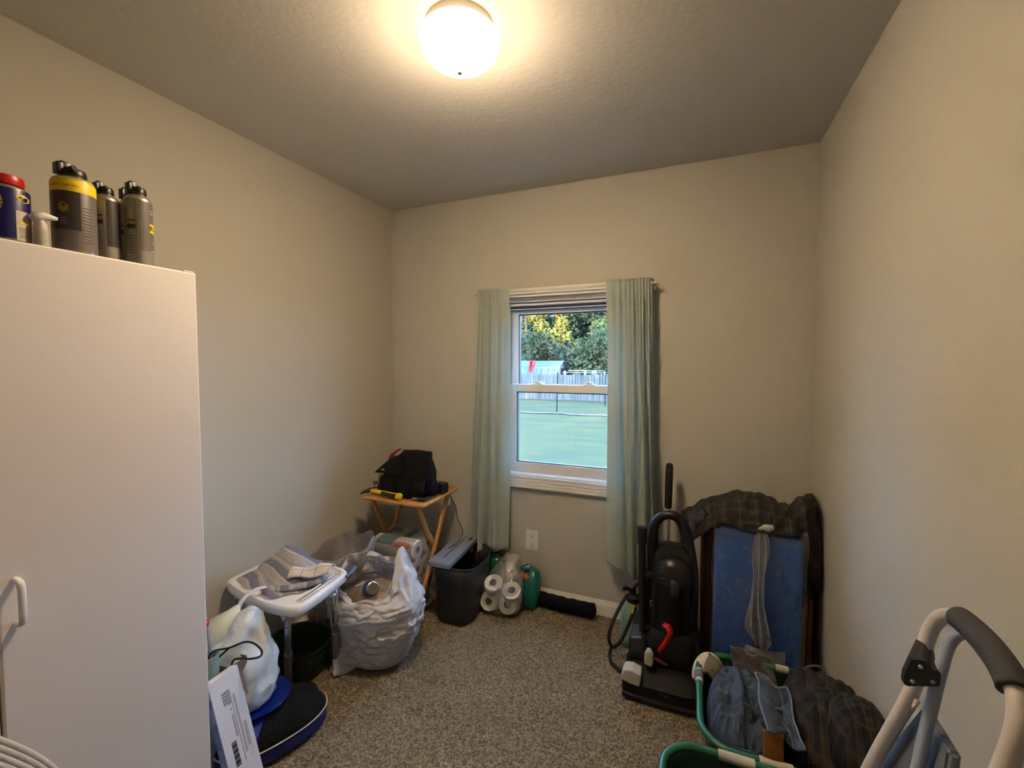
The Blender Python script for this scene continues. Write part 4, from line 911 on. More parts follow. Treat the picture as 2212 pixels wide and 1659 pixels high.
def back_bag():
    t = thing('translucent_bag', 'thin translucent rubbish bag gaping open beside the left wall', 'bag', (-1.70, 1.74, 0))
    cx, cy = -1.735, 1.775; N_ = 110; Q = [(.08, .002), (.12, .04), (.130, .12), (.130, .20), (.130, .27), (.145, .33), (.155, .38), (.158, .42), (.150, .45)]
    bm = bmesh.new(); rings = []; QQ = []
    for i in range(len(Q)-1):
        for k in range(4): s = k/4; QQ.append((Q[i][0]*(1-s)+Q[i+1][0]*s, Q[i][1]*(1-s)+Q[i+1][1]*s))
    QQ.append(Q[-1])
    for r, z in QQ:
        rg = []
        for k in range(N_):
            th = 2*PI*k/N_; x = cx+r*1.0*math.cos(th); y = cy+r*.95*math.sin(th); p = V((x, y, z)); f = .017*crumple((math.cos(th), math.sin(th), z*6), 2.0, 6)*min(1, z*10)
            w = max(0, (z-.27)/.18); e = (th-math.radians(35)+PI) % (2*PI)-PI; e2 = (th-math.radians(225)+PI) % (2*PI)-PI
            zz = z+w*(.055*math.exp(-e*e/.6)-.055*math.exp(-e2*e2/.8))+.008*w*math.sin(th*7)
            x += math.cos(th)*f+w*.03*math.cos(th); y += math.sin(th)*f
            rg.append(bm.verts.new((max(x, XL+.018), y, max(.002, zz))))
        rings.append(rg)
    for i in range(len(rings)-1):
        for k in range(N_): bm.faces.new((rings[i][k], rings[i][(k+1) % N_], rings[i+1][(k+1) % N_], rings[i+1][k]))
    bm.faces.new(rings[0]); solid(link('bag_film', bm, BAGT, t, True), .0006)
    bm = bmesh.new(); loft(bm, [(cx, cy, .006, .07, .07, 1), (cx, cy, .03, .11, .11, 1), (cx, cy, .12, .13, .13, 1), (cx, cy, .20, .10, .10, 1), (cx, cy, .24, .02, .02, 1)], 36, disp=lambda p, th, i: noise.noise_vector(p*14)*.015); link('crumpled_rubbish', bm, mat('grey_waste', (.50, .47, .43), .9, var=.3, vscale=18), t, True)
    reparent_world(t)
back_bag()
def small_bag():
    # white carrier bag on top of the sports bag
    t = thing('carrier_bag', 'stuffed white plastic carrier bag beside the white cabinet', 'bag', (-1.53, 1.12, .15))
    bm = bmesh.new(); cx, cy = -1.545, 1.085
    secs = [(cx, cy, .152, .06, .07, .7), (cx+.005, cy, .165, .085, .09, .7), (cx+.01, cy, .23, .092, .095, .75), (cx+.006, cy, .30, .088, .095, .8), (cx-.006, cy, .36, .075, .09, .85), (cx-.012, cy+.005, .41, .055, .075, .9), (cx-.008, cy+.015, .45, .036, .05, 1), (cx+.002, cy+.03, .48, .018, .022, 1), (cx+.004, cy+.033, .49, .007, .008, 1)]
    S2 = []
    for i in range(len(secs)-1):
        for k in range(4): s = k/4; S2.append(tuple(secs[i][j]*(1-s)+secs[i+1][j]*s for j in range(6)))
    S2.append(secs[-1])
    loft(bm, S2, 90, disp=lambda p, th, i: V((math.cos(th), math.sin(th), 0))*(.020*crumple((p.x*1.0+p.z*.5, p.y, p.z*.9), 13, 8)*(i > 1))+noise.noise_vector(p*22)*.007*(i > 1))
    link('bag_film', bm, mat('pale_bag_film', (.88, .91, .92), .28, bump=.8, bscale=24, spec=.6, translucent=.2, trcol=(.7, .75, .75)), t, True)
    bm = bmesh.new(); tube(bm, smooth_path([(cx-.06, cy+.02, .46), (cx-.075, cy+.06, .495), (cx-.07, cy+.11, .51), (cx-.06, cy+.15, .505)], 5), .009, 10, flat=(1, .3)); link('bag_handle', bm, BAGW, t, True)
    bm = bmesh.new(); loft(bm, [(cx-.05, cy-.04, .36, .035, .045, .9), (cx-.055, cy-.035, .42, .045, .055, .9), (cx-.06, cy-.02, .465, .04, .05, .9), (cx-.06, cy-.0, .49, .018, .028, .9)], 40, disp=lambda p, th, i: noise.noise_vector(p*16)*.012); link('cream_liner', bm, mat('cream_film', (.90, .90, .80), .4, translucent=.2), t, True)
    reparent_world(t)
    # dark sports bag with white piping and blue panels
    s = thing('sports_bag', 'black and blue sports bag with white piping on the carpet', 'bag', (-1.46, 1.17, 0))
    c = V((-1.445, 1.125, 0)); rx, ry = .118, .19; ang = math.radians(-20)
    R = Matrix.Rotation(ang, 4, 'Z')
    bm = bmesh.new(); secs = [(0, 0, .002, .08, .15, .8), (0, 0, .02, .108, .175, .8), (0, 0, .06, .118, .188, .85), (0, 0, .075, .118, .189, .85), (0, 0, .10, .108, .175, .9), (0, 0, .125, .08, .165, .9), (0, 0, .138, .045, .10, 1), (0, 0, .141, .01, .02, 1)]
    loft(bm, secs, 56, disp=lambda p, th, i: noise.noise_vector(p*10)*.007*(i > 0)); bmesh.ops.transform(bm, matrix=Matrix.Translation(c) @ R, verts=bm.verts)
    for v in bm.verts: v.co.z = max(v.co.z, .001)
    link('bag_body', bm, BLACK_CL, s, True)
    def on(a, k, z): e = se(a, .85); return c+R.to_3x3() @ V((rx*k*e[0], ry*k*e[1], z))
    bm = bmesh.new(); tube(bm, [on(-PI*.62+PI*1.15*i/40, 1.03, .068) for i in range(41)], .0028, 8); link('piping', bm, PRWHITE, s, True)
    BL = mat('royal_blue_fabric', (.05, .16, .58), .6, bump=.2, bscale=150)
    for (a0, a1, k0, k1) in ((-.80, -.45, .45, .86), (-1.35, -1.0, .50, .86)):
        bm = bmesh.new()
        def pf(u, v): a = a0+(a1-a0)*u; k = k0+(k1-k0)*v; zz = .141*math.sqrt(max(0, 1-(k*.92)**2.6))+.006; return on(a, k, zz)
        grid(bm, 10, 6, pf); solid(link('blue_panel', bm, BL, s, True), .004)
    bm = bmesh.new(); 
    grid(bm, 16, 5, lambda u, v: on(-PI*.60+PI*1.1*u, 1.0+.0*v, .018+.045*v)); solid(link('side_band', bm, mat('navy_panel', (.05, .10, .36), .7), s, True), .006)
    reparent_world(s)
    # blue plate under the carrier bag
    bm = bmesh.new(); lathe(bm, [(.03, .0), (.08, .004), (.116, .022), (.119, .026), (.113, .024), (.078, .009), (.002, .007)], (-1.50, 1.10, .140), 40)
    tag(link('blue_dish', bm, mat('glossy_blue_plastic', (.05, .14, .44), .2), None, True, 50), 'shallow glossy blue dish under the white carrier bag', 'dish')
small_bag()
def left_items():
    # leaning white carton
    t = thing('flat_carton', 'flat white cardboard carton with grey print leaning beside the cabinet', 'carton', (-1.33, .93, 0))
    WB = mat('white_card', (.82, .81, .82), .7, bump=.08, bscale=60); a = math.atan2(.125, .40)
    M4 = Matrix.Translation((-1.283, .878, .003)) @ Matrix.Rotation(math.radians(4), 4, 'Z') @ Matrix.Rotation(-a, 4, 'Y')
    bm = bmesh.new(); box(bm, -.030, 0, 0, .104, 0, .415, .002, mtx=M4); link('carton_body', bm, WB, t)
    bm = bmesh.new(); box(bm, -.029, -.001, -.0012, .0002, .004, .40, 0, mtx=M4); link('blue_side', bm, mat('blue_print_side', (.26, .29, .46), .6, rgb2=(.55, .56, .66), vscale=22), t)
    PG = mat('pale_grey_print', (.64, .64, .68), .7); DG = mat('mid_grey_print', (.50, .50, .56), .7)
    def pr(name, rects, m_):
        bm = bmesh.new()
        for y0, y1, z0, z1 in rects: box(bm, .0002, .0010, y0, y1, z0, z1, 0, mtx=M4)
        link(name, bm, m_, t)
    pr('grey_print_square', [(.032, .056, .355-k*.0105, .363-k*.0105) for k in range(4)], DG)
    pr('barcode', [(.026, .042, .205-.0055*k-.0012*(k % 3), .208-.0055*k) for k in range(14)], INKD)
    pr('text_column', [(.058, .060, .13, .36), (.066, .072, .15, .34), (.048, .055, .215, .285), (.078, .088, .16, .24)], PG)
    pr('recycling_mark', [(.046, .056, .318, .322), (.048, .053, .300, .304)], DG)
    bm = text_bm('77 55', .014, lambda u, v: M4 @ V((.0012, .085-v, .14+u))); link('lettering', bm, PG, t)
    bm = bmesh.new(); grid(bm, 4, 6, lambda u, v: M4 @ V((-.004-.004*v, .104+.016*v, .41-.075*u-.03*v))); solid(link('open_flap', bm, mat('brown_card', (.42, .35, .30), .8), t), .002)
    reparent_world(t)
    # open brown box behind
    b = thing('brown_box', 'small open brown cardboard box between the carton and the carrier bag', 'box', (-1.50, 1.02, 0))
    bm = bmesh.new(); M5 = Matrix.Translation((-1.500, 1.0, 0)) @ Matrix.Rotation(.15, 4, 'Z')
    for d in ((-.045, .045, -.035, -.032), (-.045, .045, .032, .035)): box(bm, d[0], d[1], d[2], d[3], .002, .375, 0, mtx=M5)
    for d in ((-.045, -.042, -.035, .035), (.042, .045, -.035, .035)): box(bm, d[0], d[1], d[2], d[3], .002, .375, 0, mtx=M5)
    link('box_walls', bm, mat('kraft_card', (.40, .33, .27), .85), b)
    reparent_world(b)
    # hollow foam tube with a cable
    p = thing('foam_tube', 'grey-green hollow foam tube standing behind the white cabinet edge', 'tube', (-1.53, .95, 0))
    bm = bmesh.new(); lathe(bm, [(.030, 0.002), (.0315, .01), (.0315, .42), (.030, .427), (.024, .427), (.022, .42), (.022, .30), (.001, .30)], (0, 0, 0), 30, mtx=Matrix.Translation((-1.530, .940, 0)) @ Matrix.Rotation(.05, 4, 'Y')); link('tube_wall', bm, mat('grey_green_foam', (.52, .60, .58), .8, bump=.2, bscale=90), p, True, 50); reparent_world(p)
    cb = bmesh.new(); tube(cb, smooth_path([(-1.518, .945, .36), (-1.515, .945, .415), (-1.50, .955, .435), (-1.455, .975, .445), (-1.40, .99, .47), (-1.345, .985, .482), (-1.305, .98, .473), (-1.31, .98, .45), (-1.36, .98, .428), (-1.42, .985, .41), (-1.455, .985, .39), (-1.475, .99, .33)], 8), .0034, 8)
    tube(cb, smooth_path([(-1.455, .975, .445), (-1.475, .965, .425), (-1.495, .955, .405), (-1.51, .95, .39)], 5), .0034, 8)
    tag(link('black_cable', cb, BLACK_RB, None, True), 'stiff black cable looping out of the grey-green foam tube', 'cable')
    k = thing('red_capped_stick', 'thin grey stick with two red clips leaning by the cabinet', 'stick', (-1.51, .96, .3))
    bm = bmesh.new(); tube(bm, [(-1.512, .95, .30), (-1.525, .955, .42), (-1.556, .965, .52), (-1.590, .975, .60)], .0042, 8); link('rod', bm, GREY_PL, k, True)
    for q, s_ in (((-1.555, .955, .517), .015), ((-1.580, .965, .568), .012)):
        bm = bmesh.new(); lathe(bm, [(s_*.6, -s_), (s_, -s_*.5), (s_*1.1, s_*.4), (s_*.5, s_)], q, 14); link('red_clip', bm, RED_PL, k, True)
    reparent_world(k)
    # round dark green basket under the stool
    g = thing('green_tub', 'round dark green plastic tub under the shower stool', 'tub', (-1.70, 1.50, 0))
    bm = bmesh.new(); lathe(bm, [(.10, .002), (.112, .01), (.135, .10), (.142, .135), (.150, .140), (.150, .146), (.138, .142), (.108, .016), (.001, .012)], (-1.665, 1.435, 0), 48); link('tub_body', bm, GREEN_DK, g, True, 50)
    bm = bmesh.new()
    for i in range(36): a = i*PI/18; tube(bm, [(-1.665+.118*math.cos(a), 1.435+.118*math.sin(a), .02), (-1.665+.139*math.cos(a), 1.435+.139*math.sin(a), .118)], .003, 5)
    link('rib', bm, GREEN_DK, g, True)['kind'] = 'stuff'; reparent_world(g)
left_items()

# ------------------------------------------------------------------ vacuum cleaner, pole, sprayer
def vacuum():
    v = thing('vacuum_cleaner', 'black upright vacuum cleaner with arched hose and red lever', 'vacuum cleaner', (-.09, 1.97, 0))
    HEADM = mat('matt_black_plastic', (.04, .04, .042), .6, spec=.25)
    def rb(secs, n=44, e=.45): return [(a, b, c, d, f, e) for a, b, c, d, f in secs]
    bm = bmesh.new(); loft(bm, rb([(-.105, 1.965, .006, .150, .11), (-.105, 1.962, .02, .158, .122), (-.105, 1.965, .07, .156, .118), (-.105, 1.985, .10, .145, .095), (-.105, 2.0, .115, .12, .07)], e=.35), 56); link('floor_head', bm, HEADM, v, True, 40)
    bm = bmesh.new(); tube(bm, [(-.262, 1.95, .035), (-.262+.31, 1.95, .035)], .012, 10); box(bm, -.255, .045, 1.835, 1.85, .012, .030, .005); link('bumper', bm, BLACK_RB, v)
    bm = bmesh.new()
    prism(bm, [(-.262, .088), (-.248, .128), (-.215, .134), (-.178, .122), (-.176, .098), (-.182, .070), (-.225, .078), (-.255, .083)], 1.835, 1.90, .006); link('headlight_cover', bm, OFFWHITE, v)
    bm = bmesh.new(); prism(bm, [(-.168, .142), (-.170, .178), (-.160, .200), (-.146, .200), (-.134, .182), (-.132, .150), (-.140, .135)], 1.885, 1.92, .005); link('foot_pedal', bm, OFFWHITE, v)
    bm = bmesh.new(); prism(bm, [(-.245, .115), (-.240, .21), (-.180, .222), (-.165, .20), (-.168, .115)], 1.94, 2.06, .012); link('motor_hood', bm, mat('dark_olive_plastic', (.13, .135, .10), .4), v)
    # body: base motor, bin and filter head
    bm = bmesh.new(); loft(bm, rb([(-.065, 2.03, .10, .095, .085), (-.065, 2.03, .13, .115, .095), (-.062, 2.03, .22, .112, .09), (-.06, 2.035, .26, .095, .078)]), 44); link('motor_housing', bm, BLACK_PL, v, True, 40)
    bm = bmesh.new(); loft(bm, [(-.065, 2.015, .25, .066, .064, 1), (-.065, 2.015, .27, .074, .072, 1), (-.065, 2.02, .40, .080, .078, 1), (-.064, 2.02, .47, .082, .08, 1)], 40); link('dust_bin', bm, BLACK_GL, v, True, 50)
    bm = bmesh.new(); loft(bm, rb([(-.07, 2.05, .24, .098, .06), (-.072, 2.06, .42, .098, .06), (-.07, 2.06, .52, .095, .058), (-.068, 2.06, .58, .08, .05), (-.068, 2.06, .61, .055, .04), (-.068, 2.06, .618, .02, .02)]), 40); link('spine', bm, BLACK_PL, v, True, 45)
    bm = bmesh.new(); loft(bm, [(-.064, 2.02, .468, .080, .078, 1), (-.064, 2.02, .50, .082, .078, 1), (-.064, 2.025, .545, .070, .066, 1), (-.064, 2.03, .575, .045, .045, 1), (-.064, 2.03, .582, .01, .01, 1)], 36); link('bin_lid', bm, BLACK_PL, v, True, 45)
    bm = bmesh.new()
    for z in (.50, .523, .546): tube(bm, [(-.105+.06*math.sin(a), 2.03-.082*math.cos(a), z) for a in [i*.09-.2 for i in range(14)]], .0022, 6)
    link('vent_slats', bm, DGREY, v)
    bm = bmesh.new(); tube(bm, smooth_path([(-.058, 1.945, .43), (-.055, 1.938, .455), (-.055, 1.94, .485), (-.058, 1.95, .50)], 4), .012, 10, flat=(1.4, .6)); link('carry_grip', bm, DGREY, v, True)
    bm = bmesh.new(); tube(bm, smooth_path([(-.092, 1.935, .305), (-.078, 1.925, .303), (-.069, 1.92, .285), (-.078, 1.918, .255), (-.098, 1.92, .215), (-.108, 1.922, .195)], 5), .012, 12, flat=(1.25, .8)); link('red_lever', bm, RED_PL, v, True)
    # rigid handle stem up the left of the opening, arching over
    bm = bmesh.new(); tube(bm, smooth_path([(-.138, 2.06, .40), (-.142, 2.065, .55), (-.145, 2.07, .64), (-.140, 2.07, .690), (-.118, 2.07, .722), (-.085, 2.07, .733), (-.055, 2.07, .722), (-.035, 2.07, .69), (-.020, 2.07, .62), (-.012, 2.065, .56)], 7), .0125, 14); link('handle_loop', bm, BLACK_PL, v, True)
    # corrugated hose following the handle and down the right side
    hp = smooth_path([(-.165, 2.03, .13), (-.163, 2.035, .30), (-.160, 2.04, .50), (-.158, 2.045, .62), (-.150, 2.045, .69), (-.122, 2.045, .735), (-.080, 2.045, .750), (-.040, 2.045, .735), (-.012, 2.045, .68), (.006, 2.04, .60), (.020, 2.035, .50), (.022, 2.03, .36), (.016, 2.03, .22), (-.005, 2.035, .13)], 26)
    rs = [.0185+(.0022 if i % 2 else -.001) for i in range(len(hp))]
    bm = bmesh.new(); tube(bm, hp, rs, 14); link('hose', bm, mat('hose_black', (.065, .065, .068), .45), v, True)
    bm = bmesh.new(); tube(bm, [(-.185, 2.00, .17), (-.19, 2.0, .30), (-.196, 2.0, .60), (-.197, 2.0, .66)], .0165, 16); tube(bm, [(-.196, 2.0, .62), (-.198, 2.0, .692)], [.0205, .021], 16); tube(bm, [(-.187, 2.0, .16), (-.188, 2.0, .20)], .021, 16); link('wand', bm, mat('wand_black', (.06, .06, .07), .4), v, True, 40)
    bm = bmesh.new()
    for z in (.48, .24): box(bm, -.205, -.13, 1.99, 2.04, z-.012, z+.012, .004)
    link('wand_clip', bm, BLACK_PL, v)
    bm = bmesh.new()
    for z in (.345, .36): box(bm, -.158, -.150, 1.998, 2.003, z-.004, z+.004)
    link('orange_mark', bm, mat('orange_mark', (.75, .32, .12), .5), v)
    bm = text_bm('Pet', .028, lambda a, b: V((-.085+a, 1.842, .058+b-.12*a))); link('lettering', bm, mat('grey_print', (.22, .22, .22), .5), v)
    bm = bmesh.new(); prism(bm, [(-.13, .158), (-.10, .150), (-.075, .140), (-.078, .132), (-.11, .140), (-.13, .146)], 1.918, 1.93, .002); link('dark_red_trim', bm, mat('muted_red', (.34, .18, .17), .4), v)
    for x in (-.20, -.01):
        bm = bmesh.new(); lathe(bm, [(.04, -.012), (.045, -.008), (.045, .008), (.04, .012)], (0, 0, 0), 24, mtx=Matrix.Translation((x, 2.10, .046)) @ Matrix.Rotation(PI/2, 4, 'Y')); link('wheel', bm, BLACK_RB, v, True, 40)
    reparent_world(v)
    p = thing('telescoping_pole', 'black-gripped grey pole standing behind the vacuum against the right curtain', 'pole', (-.10, 2.30, 0))
    bm = bmesh.new(); tube(bm, [(-.112, 2.27, .004), (-.104, 2.325, .66)], .0115, 14); link('grey_tube', bm, GREY_PL, p, True, 40)
    bm = bmesh.new(); tube(bm, [(-.1035, 2.325, .655), (-.1035, 2.326, .675), (-.1035, 2.326, .69)], [.0155, .0155, .0165], 16); link('white_collar', bm, WHITE_PL, p, True, 40)
    bm = bmesh.new(); tube(bm, [(-.1035, 2.326, .688), (-.1035, 2.326, .70), (-.1025, 2.328, .80), (-.1010, 2.33, .90), (-.1010, 2.33, .915), (-.1010, 2.33, .92)], [.014, .018, .0185, .018, .015, .008], 16); link('foam_grip', bm, BLACK_RB, p, True)
    reparent_world(p)
    # sprayer
    s = thing('garden_sprayer', 'small pale green pressure sprayer with black hose beside the vacuum', 'sprayer', (-.268, 2.24, 0))
    bm = bmesh.new(); lathe(bm, [(.05, .002), (.058, .012), (.062, .05), (.062, .13), (.058, .17), (.045, .205), (.028, .225), (.02, .232)], (-.262, 2.235, 0), 36); link('tank', bm, mat('pale_green_tank', (.52, .64, .58), .45), s, True)
    bm = bmesh.new(); lathe(bm, [(.030, .215), (.034, .222), (.034, .246), (.026, .252), (.012, .256), (.012, .285), (.002, .287)], (-.258, 2.235, 0), 24)
    tube(bm, smooth_path([(-.258, 2.235, .262), (-.28, 2.225, .282), (-.298, 2.22, .290), (-.302, 2.22, .275)], 4), .009, 10); tube(bm, smooth_path([(-.258, 2.235, .275), (-.246, 2.23, .305), (-.23, 2.23, .32)], 4), .008, 8); link('pump_head', bm, BLACK_PL, s, True, 50)
    bm = bmesh.new(); tube(bm, [(-.245, 2.18, .228), (-.249, 2.165, .205), (-.251, 2.16, .196)], [.011, .010, .010], 12); link('fitting', bm, BRASS, s, True, 40)
    bm = bmesh.new(); tube(bm, smooth_path([(-.285, 2.20, .262), (-.315, 2.15, .215), (-.345, 2.10, .145), (-.352, 2.08, .09), (-.332, 2.075, .06), (-.300, 2.09, .085), (-.270, 2.13, .145), (-.252, 2.158, .196)], 7), .0085, 12)
    tube(bm, smooth_path([(-.335, 2.085, .065), (-.345, 2.06, .03), (-.33, 2.03, .012), (-.29, 2.0, .010), (-.27, 2.0, .010)], 6), .0075, 10); link('hose', bm, BLACK_RB, s, True)
    reparent_world(s)
vacuum()

# ------------------------------------------------------------------ brown cabinet, foam pad and shirt on top
def right_stack():
    B = mat('dark_brown_board', (.38, .23, .11), .55, var=.25, vscale=7, stretch=(4, 4, 1))
    c = thing('brown_cabinet', 'low brown wooden cabinet against the back wall, mostly hidden by the blue pad', 'cabinet', (.285, 2.28, 0))
    x0, x1, y0, y1, h = .052, .492, 2.165, 2.42, .715
    for n, d in (('side_panel', (x0, x0+.018, y0, y1, 0, h)), ('side_panel', (x1-.018, x1, y0, y1, 0, h)), ('top_panel', (x0, x1, y0, y1, h, h+.018)), ('shelf', (x0+.018, x1-.018, y0+.01, y1, .34, .356)), ('bottom_panel', (x0+.018, x1-.018, y0+.01, y1, .04, .056)), ('back_panel', (x0+.018, x1-.018, y1-.008, y1, .056, h))):
        bm = bmesh.new(); box(bm, *d, bev=.002); link(n, bm, B, c)
    bm = bmesh.new(); box(bm, x0+.02, x1-.02, y0, y0+.016, .045, h-.004, .003); link('door', bm, B, c)
    reparent_world(c)
    BL = mat('blue_foam', (.13, .33, .62), .85, bump=.12, bscale=120, spec=.2)
    p = thing('blue_foam_pad', 'folded bright blue foam pad standing on end in clear plastic', 'foam pad', (.275, 2.08, 0))
    def slab(x0, x1, y0, y1, z1, dz, name):
        bm = bmesh.new(); box(bm, x0, x1, y0, y1, .004, z1, .022, seg=4)
        for v in bm.verts:
            if v.co.z > .3: v.co.z += dz*(v.co.x-x0)/(x1-x0)
        link(name, bm, BL, p, True, 60)
    slab(.103, .272, 2.055, 2.150, .735, -.004, 'pad_half'); slab(.274, .432, 2.050, 2.148, .722, -.012, 'pad_half')
    reparent_world(p)
    FM = clear_film('clear_pad_bag', (.97, .98, 1), .07, .09, .10, bump=.9, bscale=18, hazecol=(.62, .62, .60)); FM2 = clear_film('gathered_film', (.90, .90, .90), .18, .48, .10, bump=1, bscale=30, hazecol=(.86, .84, .78))
    w_ = thing('plastic_cover', 'clear crinkled plastic bag pulled over the blue foam pad', 'plastic bag', (.275, 2.04, 0))
    bm = bmesh.new()
    def fr(u, v):
        x = .092+.350*u; z = .10+.655*v-.020*u
        lo = .02+.06*abs(u-.5)
        y = 2.036-.010*math.sin(PI*u)+.006*crumple((x, z, 0), 7, 2)-.012*math.exp(-((u-.52)**2)/.02)
        if v > .93: y += ((v-.93)/.07)**2*.05
        x += .004*math.sin(z*20)
        return V((x, y, z-lo*0))
    grid(bm, 60, 80, fr); link('front_film', bm, FM, w_, True)
    bm = bmesh.new()
    def st(u, v):   # gathered tail hanging down the front
        tb = [(0, .022), (.10, .050), (.22, .040), (.38, .024), (.60, .022), (.82, .034), (.93, .030), (1.01, .018)]
        wd = next(a[1]+(b_[1]-a[1])*(v-a[0])/(b_[0]-a[0]) for a, b_ in zip(tb, tb[1:]) if a[0] <= v <= b_[0])
        cx = .272-.018*math.sin(v*3.2)*(1-v)
        x = cx+(u-.5)*2*wd; z = .735-.46*(1-v)-.05*u*(1-v)**3
        y = 2.008+.012*math.cos((u-.5)*PI*5+v*6)-.012*math.sin(v*PI)+.006*crumple((x, z, 1), 13, 4)
        return V((x, y, z))
    grid(bm, 36, 70, st); link('gathered_tail', bm, FM2, w_, True)
    bm = bmesh.new()
    grid(bm, 30, 30, lambda u, v: V((.225+.145*u-.02*(1-v)*(.5-u), 2.022+.012*crumple((u, v, 3), 2.2, 5)-.02*math.sin(PI*u), .045+.20*v+.03*(u-.5)**2*8*(1-v)*.4))); link('loose_end', bm, FM2, w_, True)
    bm = bmesh.new(); loft(bm, [(.285, 2.03, .735, .022, .014, 1), (.287, 2.03, .75, .030, .02, 1), (.295, 2.035, .765, .018, .012, 1)], 20, disp=lambda p, th, i: noise.noise_vector(p*40)*.008); link('knot', bm, FM2, w_, True)
    reparent_world(w_)
    # plaid shirt thrown over the cabinet and the pad
    PL = uv_pattern('dark_plaid_flannel', (.205, .195, .175), [(0, 9, .0, .45, (.135, .13, .125), .7), (1, 9, .1, .45, (.145, .14, .13), .6), (0, 9, .2, .035, (.42, .40, .34), .45), (1, 9, .35, .035, (.42, .40, .34), .4), (0, 9, .7, .02, (.38, .36, .30), .5)], bump=.4)
    s = thing('plaid_shirt', 'dark plaid flannel shirt draped over the brown cabinet and blue pad', 'shirt', (.28, 2.25, .73))
    bm = bmesh.new()
    prof = [(-.035, .640), (.0, .700), (.05, .765), (.12, .800), (.20, .832), (.27, .835), (.34, .815), (.41, .790), (.455, .83), (.495, .845), (.512, .79)]
    def top(x):
        for (a, za), (b, zb) in zip(prof, prof[1:]):
            if a <= x <= b: t = (x-a)/(b-a); t = t*t*(3-2*t); return za+(zb-za)*t
        return prof[0][1] if x < prof[0][0] else prof[-1][1]
    def bot(x): return .60+.12*min(1, max(0, (x+.03)/.12)) if x < .12 else (.745-.02*math.sin((x-.12)*8) if x < .40 else .745-min(.27, (x-.40)*3.2))
    def fn(u, v):
        x = -.038+.550*u; zt = top(x); zb = min(bot(x), zt-.05); a = v*PI   # v=0 lower front, round the top, to the back
        zc = (zt+zb)/2; rz = (zt-zb)/2; y = 2.17-.135*math.cos(a)*1.0*(.7+.3*math.sin(u*PI)); z = zb+(zt-zb)*math.sin(min(a, PI/2)) if a < PI/2 else zt-(zt-.745)*(1-math.sin(a))*.6
        if x > .40: y += .07*(x-.40)/.1
        f = .013*ridge((x*3+z*1.5, y*1.2, z*4-x*4), 4.2, 3)+.006*ridge((x*2, y*6, z*8), 5, 7)
        return V((min(x, XR-.008), min(y-f*math.cos(a), YB-.03), max(z+f*math.sin(a), .742 if y > 2.16 and x < .45 and x > .05 else 0)))
    grid(bm, 150, 60, fn, uvscale=(1.0, .8)); solid(link('shirt_body', bm, PL, s, True), .003)
    bm = bmesh.new(); pts = smooth_path([(.07, 2.10, .765), (.03, 2.09, .715), (.005, 2.08, .665), (-.012, 2.075, .615), (-.02, 2.08, .585)], 8); tube(bm, pts, [.036-.016*abs(i/len(pts)-.2) for i in range(len(pts))], 22, flat=(1, .7))
    uvl = bm.loops.layers.uv.verify()
    for f in bm.faces:
        for l in f.loops: p_ = l.vert.co; l[uvl].uv = (p_.x*2.5+p_.y, p_.z*2.5)
    for v in bm.verts: v.co += noise.noise_vector(v.co*28)*.007
    link('sleeve', bm, PL, s, True)
    bm = bmesh.new()
    grid(bm, 30, 50, lambda u, v: V((.445+.062*u+.012*math.sin(v*6+u*3), 2.10+.10*u+.02*crumple((u, v, 2), 3, 3), .80-.40*v+.03*math.sin(u*4)-.10*v*(1-u)*.0)), uvscale=(.25, 1)); solid(link('hanging_tail', bm, PL, s, True), .003)
    reparent_world(s)
right_stack()

# ------------------------------------------------------------------ laundry baskets and clothes
def rr(cx, cy, hx, hy, rad, z, n=9):
    out = []
    for (sx, sy, a0) in ((1, 1, 0), (-1, 1, PI/2), (-1, -1, PI), (1, -1, 1.5*PI)):
        for k in range(n+1): a = a0+k*PI/2/n; out.append(V((cx+sx*(hx-rad)+rad*math.cos(a), cy+sy*(hy-rad)+rad*math.sin(a), z)))
    return out
def basket(name, label, cx, cy, hx, hy, z, grips, loc):
    b = thing(name, label, 'laundry basket', loc, 'green laundry baskets with white grips')
    bm = bmesh.new(); rings = []
    for k, zz, rad in ((.76, .003, .05), (.80, .012, .06), (.86, z*.45, .075), (.93, z*.85, .085), (.97, z-.012, .09), (.985, z-.004, .09)):
        rings.append([bm.verts.new(p) for p in rr(cx, cy, hx*k, hy*k, rad, zz)])
    n = len(rings[0])
    for i in range(len(rings)-1):
        for j in range(n): bm.faces.new((rings[i][j], rings[i][(j+1) % n], rings[i+1][(j+1) % n], rings[i+1][j]))
    bm.faces.new(rings[0]); solid(link('tub_wall', bm, GREEN_DK, b, True, 50), .003)
    bm = bmesh.new(); P = rr(cx, cy, hx, hy, .095, z); tube(bm, P+[P[0]], .0105, 12, cap=False, flat=(1, 1)); rm = link('rim', bm, GREEN_PL, b, True)
    for (pts, kind) in grips:
        m_ = OFFWHITE if kind == 'w' else mat('warm_grey_grip', (.40, .37, .33), .7)
        bm = bmesh.new(); tube(bm, smooth_path([V((*p, z+.0015)) for p in pts], 6), .0128 if kind == 'w' else .0145, 14); link('white_grip' if kind == 'w' else 'soft_grip', bm, m_, rm, True, 50)
    reparent_world(b); return b
